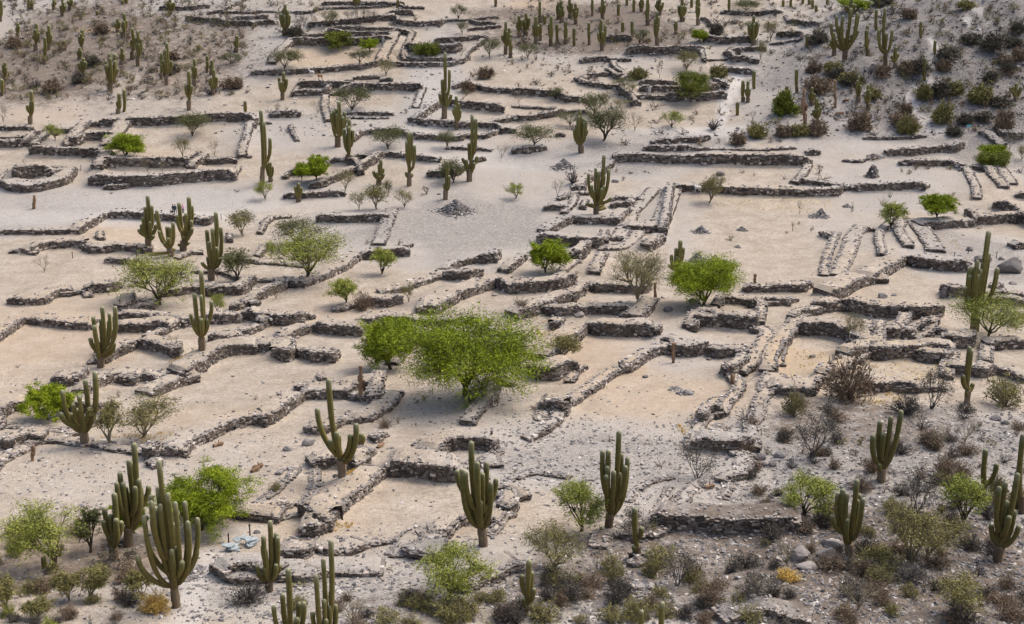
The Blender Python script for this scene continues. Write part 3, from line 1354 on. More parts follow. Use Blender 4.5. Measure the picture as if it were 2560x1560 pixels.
# rough, stony slope in the near right corner and along the near edge
_rough = np.clip((82 - _wy) / 14 + np.clip((_wx - 6) / 14, -1.2, 1.6), 0, 1.5)
_scr = np.clip((_wx - 48) / 15, 0, 1) * np.clip((_wy - 232) / 15, 0, 1)
BG = BG + _rough * (fbm(_wx / 2.2, _wy / 2.2, 21, 4) * 0.75) + _scr * fbm(_wx / 4.5, _wy / 4.5, 23, 4) * 2.2
del _gx, _gy

# ------------------------------------------------------------------ what the soil is made of, as soft patches in plan
PATCH = {  # photograph pixels: u, v, half width, half height, strength
 'grey': [(1150,570,280,75,1),(960,520,160,40,.5),(1500,395,260,34,1.1),(1700,352,140,22,1),(1200,440,140,30,.6),(300,505,330,42,.9),(60,560,120,30,.9),
          (740,470,160,22,.5),(1085,230,60,110,.9),(1110,110,40,60,.6),(700,330,110,40,.7),(200,440,90,60,.2),(1500,1150,290,80,.95),(1300,1080,100,50,.4),(1720,1100,110,50,.5),
          (900,1480,520,50,.9),(1150,1400,300,40,.5),(2250,1400,480,230,1.3),(1850,1480,480,110,1.1),(2250,1120,420,80,1.1),(2350,180,330,190,1.5),(2080,210,180,130,1.2),
          (2200,330,420,24,1),(2450,640,150,60,1),(1180,1010,110,50,.5),(1650,520,70,110,.5),(1620,1240,110,50,.7),(1770,1420,180,50,.9),(700,60,60,60,.7),(640,140,70,60,.7),
          (1500,90,240,70,.7),(60,90,180,100,.5),(220,150,240,120,.45),(470,170,160,110,.35),(2200,470,160,60,.7),(2120,560,90,70,.4),(850,1510,200,60,.8),(350,1180,260,80,.3),
          (250,30,300,60,.7),(560,40,160,50,.6),(1040,350,200,50,.6),(930,330,120,50,.6),(1400,500,80,60,.6),(1700,880,90,50,.5)],
 'pale': [(1846,186,16,10,1.2),(1838,205,14,14,1.2),(1828,226,12,14,1.2),(1818,248,10,14,1.2),(1810,270,9,14,1.2),(1803,292,9,14,1.2),(1795,314,14,10,1.2),
          (2335,120,9,26,1),(2335,165,9,24,1),(2318,195,12,14,1),(2296,222,12,14,1),(2281,248,12,18,1),(2290,280,14,16,1),(2315,308,20,12,1),(2350,332,30,10,1),(2438,20,10,30,.9),(2428,62,10,24,.9),
          (540,1395,34,22,.8),(500,1440,30,26,.8),(478,1490,26,30,.8),(470,1545,30,34,.8),(620,1330,50,18,.6),(830,1010,90,14,.3),(1770,330,120,12,.8),(1085,240,45,90,.5),(500,500,300,24,.45),(300,545,300,18,.5),(1300,400,200,18,.5),(2130,300,60,60,.4)],
 'warm': [(90,850,220,90,.6),(820,150,170,20,.7),(60,75,60,15,1),(280,65,110,14,1),(130,270,100,30,.8),(1340,10,50,12,1.4),(2000,920,80,60,.8),(2340,590,70,35,1),(1560,900,160,60,.7),
          (1690,1010,160,60,.6),(480,1060,140,30,.5),(330,575,120,30,.7),(200,1380,180,60,.5),(350,390,80,20,.5),(2150,30,80,25,.8),(1500,1290,60,30,.4),(1870,1280,120,30,.4),(420,175,150,50,.4),
          (820,1280,130,80,.3),(2200,770,110,40,.3),(860,770,90,40,.4),(1650,1090,70,30,.4),(90,1010,60,20,.5)],
 'straw': [(2010,925,90,50,1),(2260,920,110,45,1),(2180,990,80,20,.9),(470,910,40,16,1),(1370,840,50,22,.6),(1960,510,160,22,.9),(1740,1080,40,25,.7),(880,1210,25,18,.8),(820,1310,60,20,.5),
           (330,1110,120,20,.6),(2330,610,60,25,.6),(1380,905,50,14,.6),(830,165,160,10,.6),(240,75,60,8,1)],
 'litter': [(160,130,240,110,.7),(480,150,160,100,.6),(1480,70,260,60,.8),(2300,150,300,150,.3),(2200,1400,420,180,.7),(1650,1430,380,110,.6),(150,1420,240,120,.6),(320,1400,160,60,.6),
            (1100,1520,300,40,.5),(2150,1060,260,60,.6),(600,30,200,40,.4),(1180,960,120,30,.2)],
}
_pw = {}
for k, L in PATCH.items():
    A = np.array(L, float)
    cx, cy, _, t = ground_at(A[:, 0], A[:, 1], h0)
    _, y1, _, _ = ground_at(A[:, 0], np.maximum(A[:, 1] - A[:, 3], -60), h0)
    _, y2, _, _ = ground_at(A[:, 0], np.minimum(A[:, 1] + A[:, 3], 1640), h0)
    _pw[k] = (cx, (y1 + y2) / 2, A[:, 2] * t / F, np.maximum(np.abs(y1 - y2) / 2, .5), A[:, 4])
def patch(k, x, y):
    v = np.zeros_like(x)
    n1 = fbm(x / 9, y / 9, 41, 4) * 1.1; n2 = fbm(x / 9 + 50, y / 9, 45, 4) * 1.1
    for cx, cy, rx, ry, s in zip(*_pw[k]):
        d = np.sqrt(((x - cx) / rx + n1) ** 2 + ((y - cy) / ry + n2) ** 2)
        v = np.maximum(v, s * np.clip(1.75 - d, 0, 1))
    return np.clip(v, 0, 1.5)

# ------------------------------------------------------------------ mesh and material helpers
def make_mesh(name, V, faces, mats=(), midx=None, attrs=None, smooth=False):
    me = bpy.data.meshes.new(name)
    V = np.asarray(V, np.float32)
    faces = [np.asarray(f, np.int32) for f in faces if len(f)]
    me.vertices.add(len(V)); me.vertices.foreach_set("co", V.ravel())
    loops = np.concatenate([f.ravel() for f in faces])
    tot = np.concatenate([np.full(len(f), f.shape[1], np.int32) for f in faces])
    start = np.concatenate([[0], np.cumsum(tot)[:-1]]).astype(np.int32)
    me.loops.add(len(loops)); me.loops.foreach_set("vertex_index", loops)
    me.polygons.add(len(tot)); me.polygons.foreach_set("loop_start", start)
    if midx is not None: me.polygons.foreach_set("material_index", np.asarray(midx, np.int32))
    me.polygons.foreach_set("use_smooth", np.full(len(tot), smooth))
    for m in mats: me.materials.append(m)
    for k, a in (attrs or {}).items():
        at = me.attributes.new(k, 'FLOAT', 'POINT'); at.data.foreach_set("value", np.asarray(a, np.float32))
    me.update(calc_edges=True)
    return me

class Geo:
    """Collects vertices and faces into one mesh."""
    def __init__(s): s.V = []; s.T = []; s.Q = []; s.tm = []; s.qm = []; s.r = []; s.n = 0; s.soil = None
    def add(s, V, tris=None, quads=None, m=0, r=0.0):
        V = np.asarray(V, float)
        if tris is not None and len(tris): s.T.append(np.asarray(tris) + s.n); s.tm.append(np.full(len(tris), m))
        if quads is not None and len(quads): s.Q.append(np.asarray(quads) + s.n); s.qm.append(np.full(len(quads), m))
        s.V.append(V); s.r.append(np.broadcast_to(np.asarray(r, float), (len(V),))); s.n += len(V)
    def mesh(s, name, mats, smooth=False):
        T = np.concatenate(s.T) if s.T else np.zeros((0, 3), int); Q = np.concatenate(s.Q) if s.Q else np.zeros((0, 4), int)
        mi = np.concatenate(s.tm + s.qm) if (s.tm or s.qm) else []
        at = {'rnd': np.concatenate(s.r)}
        if s.soil is not None:
            A = np.concatenate(s.V) + s.soil
            for k in PATCH: at[k] = patch(k, A[:, 0], A[:, 1])
        return make_mesh(name, np.concatenate(s.V), [T, Q], mats, mi, at, smooth)

def link(name, me, parent=None, loc=(0, 0, 0), rz=0.0, sc=None, **props):
    o = bpy.data.objects.new(name, me); COL.objects.link(o)
    o.location = loc
    if rz: o.rotation_euler = (0, 0, rz)
    if sc is not None: o.scale = sc
    if parent is not None: o.parent = parent
    for k, v in props.items(): o[k] = v
    return o

def mat(name, build, rough=0.9):
    m = bpy.data.materials.new(name); m.use_nodes = True
    nt = m.node_tree; b = nt.nodes["Principled BSDF"]
    b.inputs["Roughness"].default_value = rough
    b.inputs["Specular IOR Level"].default_value = 0.25
    build(nt, b)
    return m
def N(nt, t, **k):
    n = nt.nodes.new(t)
    for a, v in k.items():
        if a.startswith('i'): n.inputs[int(a[1:])].default_value = v
        else: setattr(n, a, v)
    return n
def ramp(nt, src, stops, interp='LINEAR'):
    n = nt.nodes.new("ShaderNodeValToRGB"); n.color_ramp.interpolation = interp
    while len(n.color_ramp.elements) < len(stops): n.color_ramp.elements.new(0.5)
    for e, (p, c) in zip(n.color_ramp.elements, stops): e.position = p; e.color = (*c, 1)
    nt.links.new(src, n.inputs[0]); return n.outputs[0]
def mix(nt, fac, a, b, mode='MIX'):
    n = nt.nodes.new("ShaderNodeMix"); n.data_type = 'RGBA'; n.blend_type = mode; n.clamp_factor = True
    for sock, v in ((0, fac), (6, a), (7, b)):
        if isinstance(v, bpy.types.NodeSocket): nt.links.new(v, n.inputs[sock])
        else: n.inputs[sock].default_value = v if sock == 0 else (*v, 1)
    return n.outputs[2]
def math_(nt, op, a, b=None, c=None, clamp=False):
    n = nt.nodes.new("ShaderNodeMath"); n.operation = op; n.use_clamp = clamp
    for k, v in enumerate((a, b, c)):
        if v is None: continue
        if isinstance(v, bpy.types.NodeSocket): nt.links.new(v, n.inputs[k])
        else: n.inputs[k].default_value = v
    return n.outputs[0]
def noise(nt, scale, detail=4, rough=.55, vec=None):
    n = N(nt, "ShaderNodeTexNoise"); n.inputs["Scale"].default_value = scale; n.inputs["Detail"].default_value = detail
    n.inputs["Roughness"].default_value = rough
    if vec is None: vec = pos(nt)
    nt.links.new(vec, n.inputs["Vector"]); return n.outputs[0]
def pos(nt):
    for n in nt.nodes:
        if n.bl_idname == "ShaderNodeNewGeometry": return n.outputs["Position"]
    return nt.nodes.new("ShaderNodeNewGeometry").outputs["Position"]
def attr(nt, name):
    n = nt.nodes.new("ShaderNodeAttribute"); n.attribute_name = name; return n.outputs["Fac"]
def rnd(nt):
    """One number per piece: the stored attribute plus the object's own random number, wrapped to 0..1."""
    oi = nt.nodes.new("ShaderNodeObjectInfo")
    return math_(nt, 'FRACT', math_(nt, 'ADD', attr(nt, 'rnd'), oi.outputs["Random"]))
def bump(nt, b, h, strength, dist):
    n = nt.nodes.new("ShaderNodeBump"); n.inputs["Strength"].default_value = strength; n.inputs["Distance"].default_value = dist
    nt.links.new(h, n.inputs["Height"]); nt.links.new(n.outputs[0], b.inputs["Normal"])

def soil(nt, b, top=False):
    base = ramp(nt, noise(nt, .35, 6, .6), [(.30, (.283, .240, .191)), (.5, (.343, .298, .244)), (.72, (.403, .356, .301))])
    fine = noise(nt, 2.6, 5, .65)
    base = mix(nt, .8, base, ramp(nt, fine, [(.32, (.34, .34, .34)), (.5, (.5, .5, .5)), (.68, (.64, .63, .62))]), 'OVERLAY')
    base = mix(nt, .7, base, ramp(nt, noise(nt, 9, 3, .7), [(.34, (.36, .35, .34)), (.5, (.5, .5, .5)), (.66, (.63, .63, .63))]), 'OVERLAY')
    vo = N(nt, "ShaderNodeTexVoronoi"); vo.inputs["Scale"].default_value = 4.6; nt.links.new(pos(nt), vo.inputs["Vector"])
    def red(v_):
        q = nt.nodes.new("ShaderNodeSeparateColor"); nt.links.new(v_.outputs["Color"], q.inputs[0]); return q.outputs[0]
    vc = ramp(nt, red(vo), [(0, (.085, .08, .075)), (.3, (.17, .158, .145)), (.6, (.27, .248, .222)), (.85, (.38, .348, .305)), (1, (.60, .565, .52))])
    vo2 = N(nt, "ShaderNodeTexVoronoi"); vo2.inputs["Scale"].default_value = 11.0; nt.links.new(pos(nt), vo2.inputs["Vector"])
    vc2 = ramp(nt, red(vo2), [(0, (.09, .085, .085)), (.5, (.25, .235, .22)), (1, (.52, .50, .47))])
    peb = mix(nt, .45, vc, vc2)
    if top:
        cov = ramp(nt, noise(nt, 1.7, 4, .7), [(.45, (0, 0, 0)), (.62, (.75, .75, .75))])
        c = mix(nt, cov, base, peb)
        nt.links.new(c, b.inputs["Base Color"])
    else:
        g, p_, w_, s_, l_ = (attr(nt, k) for k in ('grey', 'pale', 'warm', 'straw', 'litter'))
        n1 = noise(nt, .9, 6, .72); n2 = noise(nt, 3.1, 4, .7)
        base = mix(nt, math_(nt, 'MULTIPLY', w_, .6, clamp=True), base, ramp(nt, n1, [(.3, (.36, .265, .18)), (.7, (.47, .365, .26))]))
        gm = math_(nt, 'MULTIPLY', math_(nt, 'ADD', math_(nt, 'MULTIPLY', n1, .9), math_(nt, 'SUBTRACT', math_(nt, 'MULTIPLY', g, .95), .52)), 1.9, clamp=True)
        greyc = ramp(nt, n2, [(.25, (.285, .264, .240)), (.75, (.43, .402, .370))])
        dk = math_(nt, 'MULTIPLY', math_(nt, 'SUBTRACT', math_(nt, 'ADD', g, math_(nt, 'MULTIPLY', n1, .7)), 1.15), 1.5, clamp=True)
        greyc = mix(nt, dk, greyc, ramp(nt, n2, [(.25, (.105, .097, .092)), (.75, (.235, .212, .192))]))
        c = mix(nt, math_(nt, 'MULTIPLY', gm, .85), base, greyc)
        peb = mix(nt, dk, peb, mix(nt, 1.0, peb, (.66, .66, .69), 'MULTIPLY'))
        # thrown gravel, thicker where the ground is grey
        thr = math_(nt, 'SUBTRACT', .675, math_(nt, 'MULTIPLY', g, .26))
        pm = math_(nt, 'MULTIPLY', math_(nt, 'SUBTRACT', math_(nt, 'ADD', math_(nt, 'MULTIPLY', n2, .5), math_(nt, 'MULTIPLY', noise(nt, 7, 3, .6), .55)), thr), 7, clamp=True)
        c = mix(nt, math_(nt, 'MULTIPLY', pm, .8), c, peb)
        lm = math_(nt, 'MULTIPLY', math_(nt, 'SUBTRACT', math_(nt, 'ADD', math_(nt, 'MULTIPLY', l_, .75), n1), .76), 4, clamp=True)
        c = mix(nt, math_(nt, 'MULTIPLY', lm, .8), c, ramp(nt, n2, [(.3, (.070, .054, .042)), (.7, (.175, .132, .097))]))
        pl = math_(nt, 'MULTIPLY', p_, math_(nt, 'ADD', .35, n2), clamp=True)
        c = mix(nt, math_(nt, 'MULTIPLY', pl, .8), c, (.50, .475, .45))
        sm = math_(nt, 'MULTIPLY', math_(nt, 'SUBTRACT', math_(nt, 'ADD', math_(nt, 'MULTIPLY', s_,   .16), noise(nt, 2.6, 6, .85)), .655), 9, clamp=True)
        c = mix(nt, math_(nt, 'MULTIPLY', sm, .65), c, (.52, .39, .17))
        nt.links.new(c, b.inputs["Base Color"])
    hgt = math_(nt, 'ADD', math_(nt, 'MULTIPLY', fine, .5), math_(nt, 'MULTIPLY', vo2.outputs["Distance"], -.45))
    bump(nt, b, hgt, .55, .16)

def stone(nt, b):
    r = rnd(nt)
    c = ramp(nt, r, [(0, (.050, .043, .038)), (.2, (.080, .066, .057)), (.42, (.115, .094, .078)), (.62, (.165, .134, .11)),
                     (.8, (.165, .158, .152)), (.93, (.30, .255, .22)), (.965, (.46, .40, .36)), (1, (.62, .58, .54))])
    c = mix(nt, .6, c, ramp(nt, noise(nt, 5, 5, .7), [(.3, (.34, .34, .34)), (.7, (.64, .62, .60))]), 'OVERLAY')
    # dust that has settled on upward facing sides
    g = [n for n in nt.nodes if n.bl_idname == "ShaderNodeNewGeometry"][0]
    sx = nt.nodes.new("ShaderNodeSeparateXYZ"); nt.links.new(g.outputs["True Normal"], sx.inputs[0])
    up = math_(nt, 'MULTIPLY', math_(nt, 'SUBTRACT', math_(nt, 'ADD', sx.outputs[2], math_(nt, 'MULTIPLY', noise(nt, 3.3, 3, .6), .5)), .85), 2.2, clamp=True)
    c = mix(nt, math_(nt, 'MULTIPLY', up, .5), c, (.37, .34, .31))
    nt.links.new(c, b.inputs["Base Color"])
    bump(nt, b, noise(nt, 14, 4, .6), .5, .03)

M = {}
M['soil'] = mat("soil", soil, .95)
M['wall_fill'] = mat("wall_fill", lambda nt, b: soil(nt, b, True), .95)
M['stone'] = mat("stone", stone, .88)
def shaded_mud(nt, b):  # core filling; the shade between stones is put into its dark colour
    nt.links.new(ramp(nt, noise(nt, 6, 4, .6), [(.3, (.045, .038, .033)), (.7, (.105, .088, .074))]), b.inputs["Base Color"])
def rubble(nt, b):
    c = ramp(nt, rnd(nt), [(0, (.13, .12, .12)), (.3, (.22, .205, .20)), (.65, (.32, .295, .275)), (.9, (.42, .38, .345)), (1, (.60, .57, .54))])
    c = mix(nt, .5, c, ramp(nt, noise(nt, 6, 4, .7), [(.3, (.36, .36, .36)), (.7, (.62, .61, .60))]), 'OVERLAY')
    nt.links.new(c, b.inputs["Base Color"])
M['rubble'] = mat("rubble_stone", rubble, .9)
M['shaded_mud'] = mat("shaded_mud", shaded_mud, .95)
def rock(nt, b):
    r = rnd(nt)
    c = ramp(nt, r, [(0, (.12, .11, .108)), (.4, (.20, .19, .185)), (.7, (.27, .255, .245)), (1, (.34, .30, .275))])
    c = mix(nt, .5, c, ramp(nt, noise(nt, 3, 6, .7), [(.3, (.33, .33, .34)), (.7, (.66, .64, .62))]), 'OVERLAY')
    nt.links.new(c, b.inputs["Base Color"]); bump(nt, b, noise(nt, 6, 5, .65), .6, .08)
M['rock'] = mat("rock", rock, .85)
def grav(nt, b):
    r = rnd(nt)
    c = ramp(nt, r, [(0, (.09, .085, .088)), (.3, (.165, .16, .163)), (.6, (.25, .235, .225)), (.85, (.36, .32, .28)), (1, (.55, .53, .51))])
    nt.links.new(c, b.inputs["Base Color"])
M['gravel'] = mat("gravel_stone", grav, .88)
def slate(nt, b):
    nt.links.new(ramp(nt, noise(nt, 4, 4, .6), [(.3, (.22, .27, .29)), (.7, (.42, .46, .47))]), b.inputs["Base Color"])
M['slate'] = mat("slate", slate, .7)
def cact(nt, b):
    r = rnd(nt); t = attr(nt, 'tip'); g = attr(nt, 'ridge')
    c = ramp(nt, t, [(0, (.125, .085, .020)), (.3, (.118, .091, .010)), (.65, (.108, .098, .012)), (.88, (.105, .118, .034)), (1, (.36, .39, .27))])
    c = mix(nt, math_(nt, 'MULTIPLY', noise(nt, 1.3, 4, .7), .5), c, (.105, .078, .030))
    c = mix(nt, math_(nt, 'MULTIPLY', g, .42), c, (.30, .27, .13))
    bands = math_(nt, 'SINE', math_(nt, 'ADD', math_(nt, 'MULTIPLY', t, 46.0), math_(nt, 'MULTIPLY', r, 6.0)))
    c = mix(nt, math_(nt, 'MULTIPLY', math_(nt, 'MAXIMUM', bands, 0.0), .16), c, (.05, .045, .015))
    c = mix(nt, .35, c, ramp(nt, r, [(0, (.36, .36, .36)), (1, (.62, .62, .60))]), 'OVERLAY')
    # pale crowded areoles
    vo = N(nt, "ShaderNodeTexVoronoi"); vo.inputs["Scale"].default_value = 9; nt.links.new(pos(nt), vo.inputs["Vector"])
    sp = math_(nt, 'LESS_THAN', vo.outputs["Distance"], .16)
    c = mix(nt, math_(nt, 'MULTIPLY', sp, .3), c, (.42, .40, .30))
    nt.links.new(c, b.inputs["Base Color"])
M['cactus'] = mat("cactus_skin", cact, .85)
def simple(name, lo, hi, scale=5, rough=.9, amt=.5):
    def f(nt, b):
        c = ramp(nt, rnd(nt), [(0, lo), (1, hi)])
        c = mix(nt, amt, c, ramp(nt, noise(nt, scale, 4, .65), [(.3, (.32, .32, .32)), (.7, (.68, .68, .68))]), 'OVERLAY')
        nt.links.new(c, b.inputs["Base Color"])
    M[name] = mat(name, f, rough)
simple('cork', (.115, .085, .052), (.20, .152, .105), 7)
simple('deadwood', (.15, .095, .06), (.27, .175, .11), 6)
simple('bark', (.045, .034, .026), (.085, .066, .050), 8)
simple('bark_pale', (.16, .135, .09), (.24, .21, .14), 8)
simple('bark_red', (.17, .10, .07), (.25, .15, .10), 8)
simple('twig_grey', (.060, .052, .056), (.12, .105, .105), 2)
simple('twig_tan', (.13, .095, .066), (.24, .18, .125), 2)
simple('leaf_bright', (.120, .168, .007), (.285, .35, .013), .5, .75, .45)
simple('leaf_deep', (.085, .11, .012), (.18, .20, .025), .5, .75, .45)
simple('leaf_light', (.17, .20, .035), (.33, .36, .07), .5, .75, .4)
simple('leaf_olive', (.085, .095, .038), (.17, .175, .07), .5, .8, .4)
simple('leaf_yellow', (.135, .125, .045), (.26, .235, .085), .5, .8, .4)
simple('leaf_dark', (.068, .062, .045), (.14, .125, .092), .5, .85, .4)
simple('straw_blade', (.42, .27, .06), (.66, .46, .14), 2)
simple('post_wood', (.05, .035, .028), (.10, .07, .05), 6)
simple('white_fur', (.6, .57, .53), (.75, .72, .68), 3)
simple('brown_fur', (.28, .14, .07), (.35, .19, .10), 3)
simple('black_fur', (.02, .02, .02), (.04, .04, .04), 3)
simple('sign_blue', (.10, .45, .52), (.14, .52, .58), 3)
simple('pale_gap_and_marking', (.46, .44, .42), (.58, .56, .53), 3)

# ------------------------------------------------------------------ ground
def axis(c, fn):
    out = [c]
    while out[-1] < fn[1]: out.append(out[-1] + fn[0](out[-1]))
    return np.array(out)
xs = axis(0, (lambda v: .34 if v < 34 else min(.34 + (v - 34) * .007, 1.0) if v < 150 else (v - 145) * .25, 1400))
xs = np.concatenate([-xs[:0:-1], xs])
ys = np.concatenate([np.arange(-40, 40, 4.0), axis(40, (lambda v: max(.22, v * .0040) if v < 345 else (v - 340) * .22, 1400))])
X, Y = np.meshgrid(xs, ys)
Z = height(X, Y) + (vnoise(X / .6, Y / .6, 77) - .5) * .05
nxg, nyg = len(xs), len(ys)
I = np.arange(nxg * nyg).reshape(nyg, nxg)
Qd = np.stack([I[:-1, :-1], I[:-1, 1:], I[1:, 1:], I[1:, :-1]], -1).reshape(-1, 4)
xf, yf = X.ravel(), Y.ravel()
gat = {k: patch(k, xf, yf) for k in PATCH}
far_ = (yf > 330)
gat['litter'] = np.maximum(gat['litter'], far_ * .6); gat['grey'] = np.maximum(gat['grey'], far_ * .6)
gme = make_mesh("ground", np.stack([xf, yf, Z.ravel()], 1), [Qd], [M['soil']], None, gat, True)
link("ground", gme, kind="structure")
print("ground verts", len(xf))

def G(x, y): return height(x, y)

# ------------------------------------------------------------------ stones
def chamfer_box():
    c = .82; P = []
    for sx in (-1, 1):
        for sy in (-1, 1):
            for sz in (-1, 1): P += [(sx, sy * c, sz * c), (sx * c, sy, sz * c), (sx * c, sy * c, sz)]
    P = np.array(P, float) * .5
    idx = lambda a, b, c_: ((a > 0) * 4 + (b > 0) * 2 + (c_ > 0)) * 3
    q, t = [], []
    for s in (-1, 1):
        q.append([idx(s, -1, -1), idx(s, 1, -1), idx(s, 1, 1), idx(s, -1, 1)][::s])
        q.append([idx(-1, s, -1) + 1, idx(-1, s, 1) + 1, idx(1, s, 1) + 1, idx(1, s, -1) + 1][::s])
        q.append([idx(-1, -1, s) + 2, idx(1, -1, s) + 2, idx(1, 1, s) + 2, idx(-1, 1, s) + 2][::s])
    for a in (-1, 1):
        for b in (-1, 1):
            q.append([idx(a, b, -1), idx(a, b, 1), idx(a, b, 1) + 1, idx(a, b, -1) + 1])
            q.append([idx(a, -1, b), idx(a, 1, b), idx(a, 1, b) + 2, idx(a, -1, b) + 2])
            q.append([idx(-1, a, b) + 1, idx(1, a, b) + 1, idx(1, a, b) + 2, idx(-1, a, b) + 2])
            for c_ in (-1, 1): i = idx(a, b, c_); t.append([i, i + 1, i + 2])
    return P, np.array(q), np.array(t)
CBV, CBQ, CBT = chamfer_box()
BXV = np.array([(x, y, z) for x in (-.5, .5) for y in (-.5, .5) for z in (-.5, .5)])
BXQ = np.array([(0, 1, 3, 2), (4, 6, 7, 5), (0, 4, 5, 1), (2, 3, 7, 6), (0, 2, 6, 4), (1, 5, 7, 3)])
OCV = np.array([(1, 0, 0), (-.5, .87, 0), (-.5, -.87, 0), (.3, .3, .6), (-.2, -.3, .55), (0, 0, -.5)], float) * .5
OCT = np.array([(0, 3, 4), (0, 1, 3), (1, 2, 4), (1, 4, 3), (2, 0, 4), (0, 5, 1), (1, 5, 2), (2, 5, 0)])

def place_pieces(TV, C, S, ang, tilt, jit, rg):
    """Copies of template TV at centres C with sizes S, heading ang, tilt; returns (n*k, 3) vertices."""
    n, k = len(C), len(TV)
    V = TV[None] + (rg.random((n, k, 3)) - .5) * jit
    V = V * S[:, None, :]
    ct, st = np.cos(tilt)[:, None], np.sin(tilt)[:, None]
    x, z = V[..., 0] * ct - V[..., 2] * st, V[..., 0] * st + V[..., 2] * ct
    V = np.stack([x, V[..., 1], z], -1)
    c, s = np.cos(ang)[:, None], np.sin(ang)[:, None]
    V = np.stack([V[..., 0] * c - V[..., 1] * s, V[..., 0] * s + V[..., 1] * c, V[..., 2]], -1) + C[:, None, :]
    return V.reshape(-1, 3)
def rep(F_, n, k): return (F_[None] + (np.arange(n) * k)[:, None, None]).reshape(-1, F_.shape[1])

stone_meshes, coping_meshes = [], []
for k in range(14):
    rg = np.random.default_rng(100 + k)
    V = CBV + (rg.random(CBV.shape) - .5) * .26
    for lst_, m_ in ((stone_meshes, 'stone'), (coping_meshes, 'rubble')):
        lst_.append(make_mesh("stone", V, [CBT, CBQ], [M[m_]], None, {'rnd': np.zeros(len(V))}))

def wall_profile(w, base_only=False):
    Q, s, H = w['Q'], w['s'], w['H']
    sid = w['i'] * 13.3
    zb = height(Q[:, 0], Q[:, 1]); 
    k = 5 if len(zb) > 8 else 3
    zs = np.convolve(np.pad(zb, k // 2, mode='edge'), np.ones(k) / k, 'valid')
    hv = 1 + (vnoise(s / 2.1 + sid, s * 0 + 2, 61) - .5) * .11 + (vnoise(s / .7 + sid, s * 0 + 4, 62) - .5) * .07
    end = np.clip(np.minimum(np.arange(len(s)), np.arange(len(s))[::-1]) * .5 + .72, 0, 1)
    z0 = h0(Q[:, 0], Q[:, 1]) + np.clip(zs - h0(Q[:, 0], Q[:, 1]), -.3, .25)
    return zs, z0 + H * hv * end

def wall_core(w, g):
    Q, nor, tan = w['Q'], w['nor'], w['tan']
    zb, zt = w['zb'], w['zt']
    d0, d1 = (0.10, w['w']) if w['side'] == 'b' else (-w['w'] / 2 + .1, w['w'] / 2 - .1)
    n = len(Q)
    crown = .0 + (vnoise(w['s'] / .9, w['s'] * 0, 64) - .5) * .10
    rows = [(d0 - .02, zb - .7), (d0 + .05, zt - .10), (d0 + .05 + .25 * (d1 - d0), zt + crown - .03), (d0 + .7 * (d1 - d0), zt + crown - .04),
            (d1 - .03, zt - .12), (d1, np.minimum(zb, height(*(Q + nor * d1).T)) - .7)]
    V = np.concatenate([np.stack([Q[:, 0] + nor[:, 0] * d, Q[:, 1] + nor[:, 1] * d, z], 1) for d, z in rows])
    q, m = [], []
    a = np.arange(n - 1)
    for r in range(5):
        q.append(np.stack([r * n + a, r * n + a + 1, (r + 1) * n + a + 1, (r + 1) * n + a], 1)); m.append(0 if r in (0, 4) else 1)
    b0 = g.n
    g.add(V, quads=np.concatenate([qq for qq, mm in zip(q, m) if mm == 0]), m=0)
    g.Q.append(np.concatenate([qq for qq, mm in zip(q, m) if mm == 1]) + b0); g.qm.append(np.full((n - 1) * 3, 1))
    for e in (0, n - 1):                                   # end caps
        i = np.array([r * n + e for r in range(6)]) + b0
        g.Q.append(np.array([[i[0], i[1], i[4], i[5]], [i[1], i[2], i[3], i[4]]])); g.qm.append(np.zeros(2))

